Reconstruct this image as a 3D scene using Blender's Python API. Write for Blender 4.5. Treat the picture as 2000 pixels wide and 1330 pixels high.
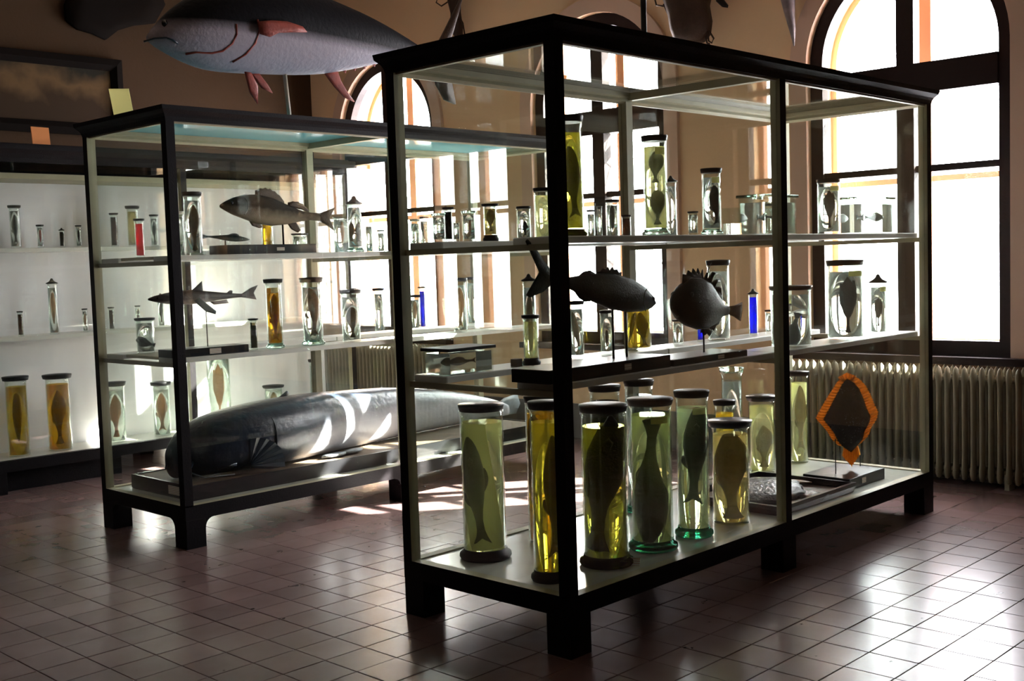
import bpy, math, random
from mathutils import Vector, Matrix
random.seed(7)
PI = math.pi
scene = bpy.context.scene
for o in list(bpy.data.objects): bpy.data.objects.remove(o)
COL = scene.collection

# ------------------------------------------------------------------ camera
F, EYE = 2253.06, 1.55
CAM = Vector((2.90859, -3.28756, EYE))
_y, _p, _r = map(math.radians, (43.9907, 3.8957, -1.8056))
FW = Vector((-math.sin(_y)*math.cos(_p), math.cos(_y)*math.cos(_p), -math.sin(_p)))
_rt = Vector((math.cos(_y), math.sin(_y), 0)); _up = _rt.cross(FW)
RT = _rt*math.cos(_r)+_up*math.sin(_r); UP = -_rt*math.sin(_r)+_up*math.cos(_r)
cd = bpy.data.cameras.new('camera'); cam = bpy.data.objects.new('camera', cd); COL.objects.link(cam)
cd.sensor_width = 36; cd.lens = F/2000*36; cd.clip_start = .05; cd.clip_end = 200
m = Matrix((RT, UP, -FW)).transposed().to_4x4(); m.translation = CAM; cam.matrix_world = m
scene.camera = cam

# ------------------------------------------------------------------ light
WORLD, SUN = 38.0, 190.0
SUNDIR = Vector((-.62, -.78, -.63)).normalized()
w = bpy.data.worlds.new('sky'); scene.world = w; w.use_nodes = True
bg = w.node_tree.nodes['Background']; bg.inputs[0].default_value = (.97, .95, 1, 1); bg.inputs[1].default_value = WORLD
sd = bpy.data.lights.new('sun', 'SUN'); sd.energy = SUN; sd.angle = .01; sd.color = (1, .93, .86)
so = bpy.data.objects.new('sun', sd); COL.objects.link(so); so.rotation_euler = SUNDIR.to_track_quat('-Z', 'Y').to_euler(); so.location = (2, 8, 6)
vs = scene.view_settings; vs.view_transform = 'Standard'; vs.look = 'None'; vs.gamma = 1; vs.exposure = 0; vs.use_curve_mapping = False
cy = scene.cycles
cy.max_bounces = 14; cy.diffuse_bounces = 4; cy.glossy_bounces = 5; cy.transmission_bounces = 12; cy.transparent_max_bounces = 48
cy.sample_clamp_indirect = 40; cy.blur_glossy = .5; cy.use_denoising = True
YW, XW = 4.3, -7.3
WCX = [-.645, -3.35, -6.08]
for cx in WCX:     # light portals: they only guide the sampling of the sky through each window opening
    al = bpy.data.lights.new('portal', 'AREA'); al.shape = 'RECTANGLE'; al.size = 1.5; al.size_y = 2.9; al.cycles.is_portal = True
    ao = bpy.data.objects.new('window_portal', al); COL.objects.link(ao); ao.location = (cx, YW+.5, 2.25); ao.rotation_euler = (-PI/2, 0, 0)

# ------------------------------------------------------------------ pixel helpers (give positions in metres in the room)
def at(x, y, ax, v):
    d = FW*F+RT*(x-1000)-UP*(y-665); i = 'XYZ'.index(ax)
    return CAM+d*((v-CAM[i])/d[i])
def depth(P): return (Vector(P)-CAM).dot(FW)
def zof(P, x, y):       # height of the pixel row above/below the plan point P
    d = FW*F+RT*(x-1000)-UP*(y-665); h = Vector((P[0]-CAM.x, P[1]-CAM.y)).length/Vector((d.x, d.y)).length
    return CAM.z+d.z*h

# ------------------------------------------------------------------ materials
MAT = {}
def mat(name, col, rough=.5, spec=.5, metal=0, noise=0, scale=20, col2=None, bump=0, bscale=60, coat=0, emit=None):
    m = bpy.data.materials.new(name); m.use_nodes = True; nt = m.node_tree; N = nt.nodes; L = nt.links
    b = N['Principled BSDF']; b.inputs['Base Color'].default_value = (*col, 1); b.inputs['Roughness'].default_value = rough
    b.inputs['Specular IOR Level'].default_value = spec; b.inputs['Metallic'].default_value = metal; b.inputs['Coat Weight'].default_value = coat
    tc = N.new('ShaderNodeTexCoord')
    if noise:
        n = N.new('ShaderNodeTexNoise'); n.inputs['Scale'].default_value = scale; n.inputs['Detail'].default_value = 5
        L.new(tc.outputs['Object'], n.inputs['Vector'])
        r = N.new('ShaderNodeValToRGB'); r.color_ramp.elements[0].position = .5-noise/2; r.color_ramp.elements[1].position = .5+noise/2
        r.color_ramp.elements[0].color = (*(col2 or [c*.55 for c in col]), 1); r.color_ramp.elements[1].color = (*col, 1)
        L.new(n.outputs['Fac'], r.inputs[0]); L.new(r.outputs[0], b.inputs['Base Color'])
    if bump:
        n2 = N.new('ShaderNodeTexNoise'); n2.inputs['Scale'].default_value = bscale; n2.inputs['Detail'].default_value = 6
        L.new(tc.outputs['Object'], n2.inputs['Vector'])
        bp = N.new('ShaderNodeBump'); bp.inputs['Strength'].default_value = bump; bp.inputs['Distance'].default_value = .01
        L.new(n2.outputs['Fac'], bp.inputs['Height']); L.new(bp.outputs[0], b.inputs['Normal'])
    MAT[name] = m; return m
def thin_glass(name, tint, edge=None, rough=.01, ior=1.5):
    m = bpy.data.materials.new(name); m.use_nodes = True; nt = m.node_tree; N = nt.nodes; L = nt.links; N.clear()
    o = N.new('ShaderNodeOutputMaterial'); t = N.new('ShaderNodeBsdfTransparent'); g = N.new('ShaderNodeBsdfGlossy'); g.inputs['Roughness'].default_value = rough
    g.inputs['Color'].default_value = (1, 1, 1, 1)
    fr = N.new('ShaderNodeFresnel'); ge = N.new('ShaderNodeNewGeometry'); mr = N.new('ShaderNodeMapRange')   # same reflectance from both faces
    mr.inputs[3].default_value = ior; mr.inputs[4].default_value = 1/ior; L.new(ge.outputs['Backfacing'], mr.inputs[0]); L.new(mr.outputs[0], fr.inputs['IOR']); mx = N.new('ShaderNodeMixShader')
    t.inputs[0].default_value = (*tint, 1)
    if edge:
        lw = N.new('ShaderNodeLayerWeight'); lw.inputs[0].default_value = .35
        mc = N.new('ShaderNodeMix'); mc.data_type = 'RGBA'; mc.inputs[6].default_value = (*tint, 1); mc.inputs[7].default_value = (*edge, 1)
        L.new(lw.outputs['Facing'], mc.inputs[0]); L.new(mc.outputs[2], t.inputs[0])
    L.new(fr.outputs[0], mx.inputs[0]); L.new(t.outputs[0], mx.inputs[1]); L.new(g.outputs[0], mx.inputs[2]); L.new(mx.outputs[0], o.inputs[0])
    MAT[name] = m; return m
def liquid(name, col, rough=0, ior=1.33, turbid=0):
    m = bpy.data.materials.new(name); m.use_nodes = True; nt = m.node_tree; N = nt.nodes; L = nt.links; N.clear()
    o = N.new('ShaderNodeOutputMaterial'); g = N.new('ShaderNodeBsdfGlass'); g.inputs['Color'].default_value = (*col, 1)
    g.inputs['IOR'].default_value = ior; g.inputs['Roughness'].default_value = rough
    if turbid:      # cloudy preserving fluid: part of the light is scattered forwards
        t = N.new('ShaderNodeBsdfTranslucent'); t.inputs[0].default_value = (*col, 1); mx = N.new('ShaderNodeMixShader'); mx.inputs[0].default_value = turbid
        L.new(g.outputs[0], mx.inputs[1]); L.new(t.outputs[0], mx.inputs[2]); L.new(mx.outputs[0], o.inputs[0])
    else: L.new(g.outputs[0], o.inputs[0])
    MAT[name] = m; return m

mat('black_wood', (.006, .005, .006), .5, .12, bump=.15, bscale=90)
mat('cream_paint', (.40, .37, .25), .5, .35, noise=.6, scale=9, col2=(.33, .30, .20))
mat('white_paint', (.72, .71, .66), .35, .5, noise=.6, scale=5, col2=(.62, .61, .57))
mat('deck_paint', (.62, .63, .57), .16, .6, noise=.5, scale=4, col2=(.48, .49, .45))
mat('partition', (.84, .82, .84), .6, .3, noise=.7, scale=2, col2=(.76, .75, .78))
mat('shaded_plaster', (.058, .034, .019), .85, .1, noise=.8, scale=1.3, col2=(.045, .026, .014), bump=.2, bscale=35)  # same plaster, with the dimness of these walls put into its colour
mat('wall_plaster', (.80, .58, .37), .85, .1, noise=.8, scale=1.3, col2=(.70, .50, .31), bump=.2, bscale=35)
mat('moulding', (.62, .44, .34), .6, .3)
mat('ceiling_paint', (.36, .28, .20), .9)
mat('baseboard', (.10, .095, .09), .5)
mat('grout', (.035, .025, .025), .7)
mat('window_wood', (.018, .010, .009), .5, .2, bump=.15, bscale=50)
mat('outer_wood', (.50, .24, .13), .6, .3)
mat('lattice', (.55, .50, .48), .5)
mat('radiator_paint', (.34, .31, .22), .45, .4, noise=.6, scale=12, col2=(.27, .245, .17))
mat('lid_black', (.008, .007, .009), .45, .2); mat('lid_brown', (.06, .035, .03), .45, .5, noise=.6, scale=14, col2=(.035, .02, .018))
mat('lid_grey', (.025, .025, .035), .3, .5); mat('lid_white', (.6, .57, .5), .4)
mat('rod_metal', (.04, .035, .035), .35, .5, .8); mat('pale_rod', (.42, .38, .28), .5)
mat('plinth_black', (.010, .010, .012), .3, .35); mat('plinth_white', (.7, .68, .62), .5)
mat('board_brown', (.16, .11, .07), .6, .4, noise=.7, scale=7, col2=(.07, .05, .035), bump=.2, bscale=30)
mat('card', (.95, .92, .58), .7); mat('orange_card', (.75, .30, .09), .7)
mat('slate', (.028, .038, .055), .3, .5); mat('grey_eye', (.01, .01, .01), .1)
mat('sp_pale', (.62, .48, .30), .55, .4, noise=.8, scale=40, col2=(.40, .27, .14), bump=.3, bscale=120)
mat('sp_brown', (.26, .14, .06), .55, .4, noise=.8, scale=40, col2=(.12, .06, .03), bump=.3, bscale=120)
mat('sp_dark', (.014, .011, .008), .5, .2, noise=.8, scale=30, col2=(.012, .011, .01), bump=.3, bscale=120)
mat('sp_yellow', (.65, .36, .06), .5, .4, noise=.8, scale=60, col2=(.35, .16, .03), bump=.4, bscale=160)
mat('sp_grey', (.30, .33, .35), .4, .5, noise=.8, scale=25, col2=(.12, .14, .16), bump=.3, bscale=100)
mat('sp_peach', (.75, .45, .25), .5, .4, noise=.8, scale=30, col2=(.5, .28, .15))
mat('sp_red', (.45, .08, .04), .5)
mat('red_fin', (.38, .075, .05), .5, .3, noise=.8, scale=18, col2=(.16, .035, .03), bump=.3, bscale=60)
mat('dried', (.06, .034, .022), .6, .2, noise=.8, scale=18, col2=(.03, .02, .015), bump=.5, bscale=60)
mat('dark_hide', (.008, .006, .005), .9, .05)
mat('horn', (.28, .24, .25), .35, .5, noise=.8, scale=20, col2=(.08, .06, .07))
mat('turbot_skin', (.06, .04, .032), .22, .7, noise=.7, scale=30, col2=(.02, .015, .012), bump=.6, bscale=90)
mat('orange_fin', (.80, .42, .10), .5, .4, noise=.8, scale=60, col2=(.55, .24, .05), bump=.6, bscale=150)
mat('ray_skin', (.30, .30, .33), .25, .7, noise=.7, scale=16, col2=(.06, .055, .06), bump=1, bscale=45)
mat('leaf_brown', (.22, .12, .05), .6, noise=.8, scale=20)
def translucent(name, f):
    nt = MAT[name].node_tree; N = nt.nodes; L = nt.links; b = N['Principled BSDF']; o = [n for n in N if n.type == 'OUTPUT_MATERIAL'][0]
    t = N.new('ShaderNodeBsdfTranslucent'); x = N.new('ShaderNodeMixShader'); x.inputs[0].default_value = f; src = b.inputs['Base Color']
    if src.is_linked: L.new(src.links[0].from_socket, t.inputs[0])
    else: t.inputs[0].default_value = src.default_value
    L.new(b.outputs[0], x.inputs[1]); L.new(t.outputs[0], x.inputs[2]); L.new(x.outputs[0], o.inputs[0])
for k_, f_ in (('orange_fin', .6), ('card', .6), ('sp_yellow', .4), ('sp_peach', .4), ('sp_pale', .35), ('orange_card', .3)): translucent(k_, f_)
thin_glass('pane', (.955, .975, .96), ior=1.4)
thin_glass('window_pane', (.97, .97, .97))
thin_glass('jar_glass', (.97, .985, .975), (.70, .76, .71), .02)
thin_glass('tank_glass', (.985, .995, .99), (.75, .82, .77), .02)
liquid('liq_clear', (.99, 1, .985), turbid=.03); liquid('liq_pale', (.96, .94, .66), turbid=.22); liquid('liq_olive', (.86, .80, .25), turbid=.2); liquid('liq_yellow', (.92, .80, .20), turbid=.2)
liquid('liq_green', (.90, .92, .60), turbid=.2); liquid('liq_aqua', (.90, .95, .74), turbid=.16); liquid('liq_amber', (.88, .62, .10), turbid=.2); liquid('liq_dark', (.22, .09, .02))
liquid('liq_tan', (.90, .80, .50), turbid=.2); liquid('liq_red', (.95, .03, .02), turbid=.5); liquid('liq_blue', (.03, .06, .95), turbid=.4); liquid('liq_black', (.03, .03, .03)); liquid('liq_honey', (.92, .74, .18), turbid=.2)
liquid('foot_green', (.20, .52, .40), 0, 1.5); liquid('foot_olive', (.12, .13, .03), 0, 1.5); liquid('foot_clear', (.85, .95, .9), 0, 1.5)

def tile_mat():
    m = bpy.data.materials.new('floor_tile'); m.use_nodes = True; nt = m.node_tree; N = nt.nodes; L = nt.links; b = N['Principled BSDF']
    oi = N.new('ShaderNodeObjectInfo'); g = N.new('ShaderNodeNewGeometry')
    n = N.new('ShaderNodeTexNoise'); n.inputs['Scale'].default_value = 3.2; n.inputs['Detail'].default_value = 6; L.new(g.outputs['Position'], n.inputs['Vector'])
    r = N.new('ShaderNodeValToRGB'); e = r.color_ramp.elements; e[0].position = .2; e[1].position = .9
    e[0].color = (.14, .088, .082, 1); e[1].color = (.21, .145, .14, 1); L.new(n.outputs['Fac'], r.inputs[0])
    w = N.new('ShaderNodeTexWhiteNoise'); w.noise_dimensions = '3D'
    v = N.new('ShaderNodeVectorMath'); v.operation = 'SNAP'; v.inputs[1].default_value = (.2, .2, 50)
    a = N.new('ShaderNodeVectorMath'); a.operation = 'ADD'; a.inputs[1].default_value = (-.04, .01, 10)
    L.new(g.outputs['Position'], a.inputs[0]); L.new(a.outputs[0], v.inputs[0]); L.new(v.outputs[0], w.inputs['Vector'])
    mr = N.new('ShaderNodeMapRange'); mr.inputs[3].default_value = .88; mr.inputs[4].default_value = 1.10; L.new(w.outputs['Value'], mr.inputs[0])
    mx = N.new('ShaderNodeVectorMath'); mx.operation = 'SCALE'; L.new(r.outputs[0], mx.inputs[0]); L.new(mr.outputs[0], mx.inputs['Scale'])
    n3 = N.new('ShaderNodeTexNoise'); n3.inputs['Scale'].default_value = 9; n3.inputs['Detail'].default_value = 3; L.new(g.outputs['Position'], n3.inputs['Vector'])   # chips and stains
    r3 = N.new('ShaderNodeValToRGB'); r3.color_ramp.elements[0].position = .25; r3.color_ramp.elements[1].position = .30; r3.color_ramp.elements[0].color = (.25, .22, .22, 1); L.new(n3.outputs['Fac'], r3.inputs[0])
    mm = N.new('ShaderNodeVectorMath'); mm.operation = 'MULTIPLY'; L.new(mx.outputs[0], mm.inputs[0]); L.new(r3.outputs[0], mm.inputs[1]); L.new(mm.outputs[0], b.inputs['Base Color'])
    n2 = N.new('ShaderNodeTexNoise'); n2.inputs['Scale'].default_value = 2.5; n2.inputs['Detail'].default_value = 2; L.new(g.outputs['Position'], n2.inputs['Vector'])
    m2 = N.new('ShaderNodeMapRange'); m2.inputs[1].default_value = .35; m2.inputs[2].default_value = .65; m2.inputs[3].default_value = .24; m2.inputs[4].default_value = .28
    b.inputs['Roughness'].default_value = .25
    b.inputs['Specular IOR Level'].default_value = .45
    MAT['tile'] = m
tile_mat()
def counter_mat(name, dark, light, lo, hi, axis='Z', scale=3, rough=.3, nz=.25, head=None, spec=.5):   # a fish that is dark on the back and pale on the belly
    m = bpy.data.materials.new(name); m.use_nodes = True; nt = m.node_tree; N = nt.nodes; L = nt.links; b = N['Principled BSDF']
    tc = N.new('ShaderNodeTexCoord'); s = N.new('ShaderNodeSeparateXYZ'); L.new(tc.outputs['Object'], s.inputs[0])
    n = N.new('ShaderNodeTexNoise'); n.inputs['Scale'].default_value = scale; n.inputs['Detail'].default_value = 7; L.new(tc.outputs['Object'], n.inputs['Vector'])
    mr = N.new('ShaderNodeMapRange'); mr.inputs[1].default_value = lo; mr.inputs[2].default_value = hi; L.new(s.outputs[axis], mr.inputs[0])
    ad = N.new('ShaderNodeMath'); ad.operation = 'MULTIPLY_ADD'; ad.inputs[1].default_value = nz*2; L.new(n.outputs['Fac'], ad.inputs[0])
    sb = N.new('ShaderNodeMath'); sb.operation = 'SUBTRACT'; sb.inputs[1].default_value = nz; L.new(mr.outputs[0], sb.inputs[0]); L.new(sb.outputs[0], ad.inputs[2])
    r = N.new('ShaderNodeValToRGB'); e = r.color_ramp.elements; e[0].color = (*light, 1); e[1].color = (*dark, 1); e[0].position = .15; e[1].position = .85
    if head:      # the head end is dark all over
        hm = N.new('ShaderNodeMapRange'); hm.inputs[1].default_value = head[0]; hm.inputs[2].default_value = head[1]; hm.inputs[3].default_value = 1; hm.inputs[4].default_value = 0
        L.new(s.outputs['Y'], hm.inputs[0]); a2 = N.new('ShaderNodeMath'); a2.operation = 'ADD'; L.new(ad.outputs[0], a2.inputs[0]); L.new(hm.outputs[0], a2.inputs[1]); ad = a2
    b.inputs['Specular IOR Level'].default_value = spec
    L.new(ad.outputs[0], r.inputs[0]); L.new(r.outputs[0], b.inputs['Base Color']); b.inputs['Roughness'].default_value = rough
    n2 = N.new('ShaderNodeTexNoise'); n2.inputs['Scale'].default_value = scale*9; n2.inputs['Detail'].default_value = 5; L.new(tc.outputs['Object'], n2.inputs['Vector'])
    bp = N.new('ShaderNodeBump'); bp.inputs['Strength'].default_value = .35; bp.inputs['Distance'].default_value = .01; L.new(n2.outputs['Fac'], bp.inputs['Height']); L.new(bp.outputs[0], b.inputs['Normal'])
    MAT[name] = m
counter_mat('catfish_skin', (.018, .026, .045), (.42, .42, .46), .14, .36, 'Z', 3, .28, .4, head=(.55, 1.1))
counter_mat('tuna_skin', (.004, .004, .006), (.34, .31, .36), -.05, .05, 'Z', 4, .6, .06, spec=.1)
counter_mat('perch_skin', (.022, .014, .008), (.36, .29, .20), -.07, .03, 'Z', 26, .6, .22, spec=.12)
mat('brown_fin', (.11, .065, .035), .5, .3, noise=.8, scale=50, col2=(.05, .028, .015), bump=.5, bscale=120)
counter_mat('shark_skin', (.035, .024, .02), (.40, .33, .30), -.035, .0, 'Z', 14, .4, .2)
counter_mat('mackerel_skin', (.006, .009, .007), (.022, .027, .018), -.05, .03, 'Z', 14, .45, .2, spec=.2)
def top_mat():   # pale blue translucent roof sheet
    m = bpy.data.materials.new('blue_sheet'); m.use_nodes = True; nt = m.node_tree; N = nt.nodes; L = nt.links; N.clear()
    o = N.new('ShaderNodeOutputMaterial'); d = N.new('ShaderNodeBsdfDiffuse'); t = N.new('ShaderNodeBsdfTranslucent'); g = N.new('ShaderNodeBsdfGlossy'); g.inputs['Roughness'].default_value = .08
    for q in (d, t): q.inputs['Color'].default_value = (.32, .86, 1.0, 1)
    m1 = N.new('ShaderNodeMixShader'); m1.inputs[0].default_value = .35; m2 = N.new('ShaderNodeMixShader'); fr = N.new('ShaderNodeFresnel'); fr.inputs[0].default_value = 1.5
    L.new(d.outputs[0], m1.inputs[1]); L.new(t.outputs[0], m1.inputs[2]); L.new(fr.outputs[0], m2.inputs[0]); L.new(m1.outputs[0], m2.inputs[1]); L.new(g.outputs[0], m2.inputs[2]); L.new(m2.outputs[0], o.inputs[0])
    MAT['blue_sheet'] = m
top_mat()
def paper_mat():
    m = bpy.data.materials.new('paper_print'); m.use_nodes = True; nt = m.node_tree; N = nt.nodes; L = nt.links; b = N['Principled BSDF']
    tc = N.new('ShaderNodeTexCoord'); w = N.new('ShaderNodeTexWave'); w.bands_direction = 'Z'; w.inputs['Scale'].default_value = 32; w.inputs['Distortion'].default_value = .6; w.inputs['Detail Scale'].default_value = 40
    L.new(tc.outputs['Object'], w.inputs[0]); r = N.new('ShaderNodeValToRGB'); e = r.color_ramp.elements; e[0].color = (.45, .20, .16, 1); e[1].color = (.72, .69, .60, 1); e[0].position = .0; e[1].position = .35
    L.new(w.outputs['Fac'], r.inputs[0]); L.new(r.outputs[0], b.inputs['Base Color']); b.inputs['Roughness'].default_value = .7; MAT['paper_print'] = m
paper_mat()
def paint_mat():   # the dark picture: murky sky over a brown shore
    m = bpy.data.materials.new('dark_painting'); m.use_nodes = True; nt = m.node_tree; N = nt.nodes; L = nt.links; b = N['Principled BSDF']
    tc = N.new('ShaderNodeTexCoord'); s = N.new('ShaderNodeSeparateXYZ'); L.new(tc.outputs['Object'], s.inputs[0])
    n = N.new('ShaderNodeTexNoise'); n.inputs['Scale'].default_value = 3; n.inputs['Detail'].default_value = 7; L.new(tc.outputs['Object'], n.inputs[0])
    a = N.new('ShaderNodeMath'); a.operation = 'MULTIPLY_ADD'; a.inputs[1].default_value = .6; L.new(n.outputs['Fac'], a.inputs[0]); L.new(s.outputs['Z'], a.inputs[2])
    r = N.new('ShaderNodeValToRGB'); e = r.color_ramp.elements; e[0].position = .25; e[0].color = (.04, .025, .015, 1); e[1].position = .95; e[1].color = (.018, .012, .010, 1)
    q = e.new(.42); q.color = (.12, .075, .035, 1); q = e.new(.6); q.color = (.022, .02, .015, 1)
    L.new(a.outputs[0], r.inputs[0]); L.new(r.outputs[0], b.inputs['Base Color']); b.inputs['Roughness'].default_value = .8; b.inputs['Specular IOR Level'].default_value = .1; MAT['painting'] = m
paint_mat()

# ------------------------------------------------------------------ mesh builder
class MB:
    def __init__(s): s.v = []; s.f = []; s.mi = []; s.sm = []
    def add(s, vs, fs, mi=0, sm=False):
        k = len(s.v); s.v += [tuple(q) for q in vs]; s.f += [[i+k for i in f] for f in fs]; s.mi += [mi]*len(fs) if isinstance(mi, int) else mi; s.sm += [sm]*len(fs); return s
    def box(s, x0, y0, z0, x1, y1, z1, mi=0):   # faces: -x +x -y +y -z +z
        v = [(x, y, z) for x in (x0, x1) for y in (y0, y1) for z in (z0, z1)]
        return s.add(v, [(0, 1, 3, 2), (4, 6, 7, 5), (0, 4, 5, 1), (2, 3, 7, 6), (0, 2, 6, 4), (1, 5, 7, 3)], mi)
    def bbox(s, x0, y0, z0, x1, y1, z1, b, mi=0):   # box with chamfered vertical edges and top
        P = lambda d: [(x0+b+d, y0+d), (x1-b-d, y0+d), (x1-d, y0+b+d), (x1-d, y1-b-d), (x1-b-d, y1-d), (x0+b+d, y1-d), (x0+d, y1-b-d), (x0+d, y0+b+d)]
        R = [[(x, y, z) for x, y in P(d)] for d, z in ((0, z0), (0, z1-b), (b*.7, z1))]
        n = 8; v = sum(R, []); f = []
        for k in range(2):
            for i in range(n): f.append((k*n+i, k*n+(i+1) % n, (k+1)*n+(i+1) % n, (k+1)*n+i))
        f.append(tuple(range(n-1, -1, -1))); f.append(tuple(2*n+i for i in range(n)))
        return s.add(v, f, mi)
    def lathe(s, prof, n=24, c=(0, 0, 0), mi=0, sm=True, close=False, sy=1):
        v = []; f = []; m_ = len(prof)
        for r, z in prof:
            for i in range(n):
                a = 2*PI*i/n; v.append((c[0]+r*math.cos(a), c[1]+r*math.sin(a)*sy, c[2]+z))
        for k in range(m_ if close else m_-1):
            k2 = (k+1) % m_
            for i in range(n): j = (i+1) % n; f.append((k*n+i, k*n+j, k2*n+j, k2*n+i))
        if not close:
            if prof[0][0] > 1e-6: f.append(tuple(range(n-1, -1, -1)))
            if prof[-1][0] > 1e-6: f.append(tuple((m_-1)*n+i for i in range(n)))
        return s.add(v, f, mi, sm)
    def loft(s, rings, mi=0, sm=True, cap=True):
        n = len(rings[0]); v = sum([list(r) for r in rings], []); f = []
        for k in range(len(rings)-1):
            for i in range(n): j = (i+1) % n; f.append((k*n+i, (k+1)*n+i, (k+1)*n+j, k*n+j))
        if cap: f.append(tuple(range(n))); f.append(tuple((len(rings)-1)*n+i for i in range(n-1, -1, -1)))
        return s.add(v, f, mi, sm)
    def tube(s, pts, r, n=8, mi=0):
        pts = [Vector(p) for p in pts]; rs = r if isinstance(r, (list, tuple)) else [r]*len(pts); R = []
        for i, p in enumerate(pts):
            d = (pts[min(i+1, len(pts)-1)]-pts[max(i-1, 0)]).normalized()
            a = d.cross(Vector((0, 0, 1)) if abs(d.z) < .9 else Vector((1, 0, 0))).normalized(); b = d.cross(a)
            R.append([p+(a*math.cos(2*PI*k/n)+b*math.sin(2*PI*k/n))*rs[i] for k in range(n)])
        return s.loft(R, mi)
    def plate(s, pts, th, mi=0, ax='Y', ridge=0):   # outline in XZ, thickness along Y, thinner at the rim
        n = len(pts); cx = sum(p[0] for p in pts)/n; cz = sum(p[1] for p in pts)/n
        a = [(x, -th*.35, z) for x, z in pts]; b = [(x, th*.35, z) for x, z in pts]
        a2 = [((x*.6+cx*.4), -th*.5, (z*.6+cz*.4)) for x, z in pts]; b2 = [((x*.6+cx*.4), th*.5, (z*.6+cz*.4)) for x, z in pts]
        v = a+b+a2+b2+[(cx, -th*.55, cz), (cx, th*.55, cz)]; f = []
        for i in range(n):
            j = (i+1) % n
            f += [(i, j, n+j, n+i), (j, i, 2*n+i, 2*n+j), (n+i, n+j, 3*n+j, 3*n+i), (2*n+j, 2*n+i, 4*n), (3*n+i, 3*n+j, 4*n+1)]
        return s.add(v, f, mi, True)
    def ring(s, x0, y0, x1, y1, prof, mi=0):     # mitred frame round a rectangle; prof = closed [(offset outwards, z)]
        v = []; m_ = len(prof)
        for sx, sy in ((0, 0), (1, 0), (1, 1), (0, 1)):
            for o, z in prof: v.append(((x1+o if sx else x0-o), (y1+o if sy else y0-o), z))
        f = []
        for c in range(4):
            d = (c+1) % 4
            for i in range(m_): j = (i+1) % m_; f.append((c*m_+i, d*m_+i, d*m_+j, c*m_+j))
        if isinstance(mi, list): mi = mi*4
        return s.add(v, f, mi)
    def xf(s, M):
        s.v = [tuple(M @ Vector(q)) for q in s.v]; return s
    def mesh(s, name, mats):
        me = bpy.data.meshes.new(name); me.from_pydata(s.v, [], s.f); me.update()
        for q in (mats if isinstance(mats, (list, tuple)) else [mats]): me.materials.append(MAT[q])
        me.polygons.foreach_set('material_index', s.mi); me.polygons.foreach_set('use_smooth', s.sm)
        return me
    def fix(s, me):
        import bmesh
        bm = bmesh.new(); bm.from_mesh(me); bmesh.ops.recalc_face_normals(bm, faces=bm.faces); bm.to_mesh(me); bm.free()
    def build(s, name, mats, parent=None, loc=None, recalc=True):
        me = s.mesh(name, mats)
        if recalc: s.fix(me)
        o = bpy.data.objects.new(name, me); COL.objects.link(o)
        if parent: o.parent = parent
        if loc is not None: o.location = loc
        return o
def tag(o, label=None, cat=None, group=None, kind=None):
    for k, v in (('label', label), ('category', cat), ('group', group), ('kind', kind)):
        if v: o[k] = v
    return o
def empty(name, M, label=None, cat=None, group=None, kind=None):
    o = bpy.data.objects.new(name, None); COL.objects.link(o); o.empty_display_size = .05
    if isinstance(M, Matrix): o.matrix_world = M
    else: o.location = M
    return tag(o, label, cat, group, kind)
def inst(src, name, parent, loc, rot=None, sc=None):
    o = bpy.data.objects.new(name, src); COL.objects.link(o); o.parent = parent; o.location = loc
    if rot: o.rotation_euler = rot
    if sc: o.scale = sc
    return o
def frame3(o, x, y, z):
    M = Matrix((Vector(x).normalized(), Vector(y).normalized(), Vector(z).normalized())).transposed().to_4x4(); M.translation = Vector(o); return M

# ================================================================== SETTING
XR, YB, CEIL = 6.4, -6.0, 4.9
# floor: grout slab + 20 cm tiles (0.198 square, each proud of the joint)
fl = MB().box(XW, YB, -.1, XR, YW, -.004).build('floor', 'grout'); tag(fl, kind='structure')
T = .2; tx0, ty0 = .04, -.01
tm = MB().bbox(-.0985, -.0985, -.006, .0985, .0985, 0, .0025).mesh('floor_tile', 'tile')
cells = []
for i in range(math.floor((XW-tx0)/T), math.ceil((XR-tx0)/T)):
    for j in range(math.floor((YB-ty0)/T), math.ceil((YW-ty0)/T)):
        c = Vector((tx0+(i+.5)*T, ty0+(j+.5)*T, 0))
        if c.x-.1 < XW or c.x+.1 > XR or c.y-.1 < YB or c.y+.1 > YW: pass
        if not (XW < c.x < XR and YB < c.y < YW): continue
        d = c-CAM; z = d.dot(FW); vis = False
        if z > .5:
            px = 1000+F*d.dot(RT)/z; py = 665-F*d.dot(UP)/z; vis = -60 < px < 2060 and py < 1390
        cells.append((not vis, z, c))
cells.sort(key=lambda q: (q[0], q[1]))
rest = MB(); rv = random.Random(3)
for k, (nv, z, c) in enumerate(cells):
    dz = rv.uniform(-.0008, .0004); tilt = (rv.uniform(-.0025, .0025), rv.uniform(-.0025, .0025), 0)
    if k < 300 and not nv: inst(tm, 'floor_tile', fl, (c.x, c.y, dz), tilt)
    else: rest.box(c.x-.0985, c.y-.0985, -.006, c.x+.0985, c.y+.0985, dz)
tag(rest.build('floor_tile', 'tile', fl, recalc=False), 'remaining reddish brown floor tiles', kind='stuff')
tag(MB().box(XW, YB, CEIL, XR, YW+.45, CEIL+.1).build('ceiling', 'ceiling_paint'), kind='structure')
tag(MB().box(XW-.2, YB, -.1, XW, YW+.45, CEIL).build('wall_left', 'shaded_plaster'), kind='structure')
tag(MB().box(XR, YB, -.1, XR+.2, YW+.45, CEIL).build('wall_right', 'shaded_plaster'), kind='structure')
tag(MB().box(XW-.2, YB-.2, -.1, XR+.2, YB, CEIL).build('wall_front', 'shaded_plaster'), kind='structure')
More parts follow.
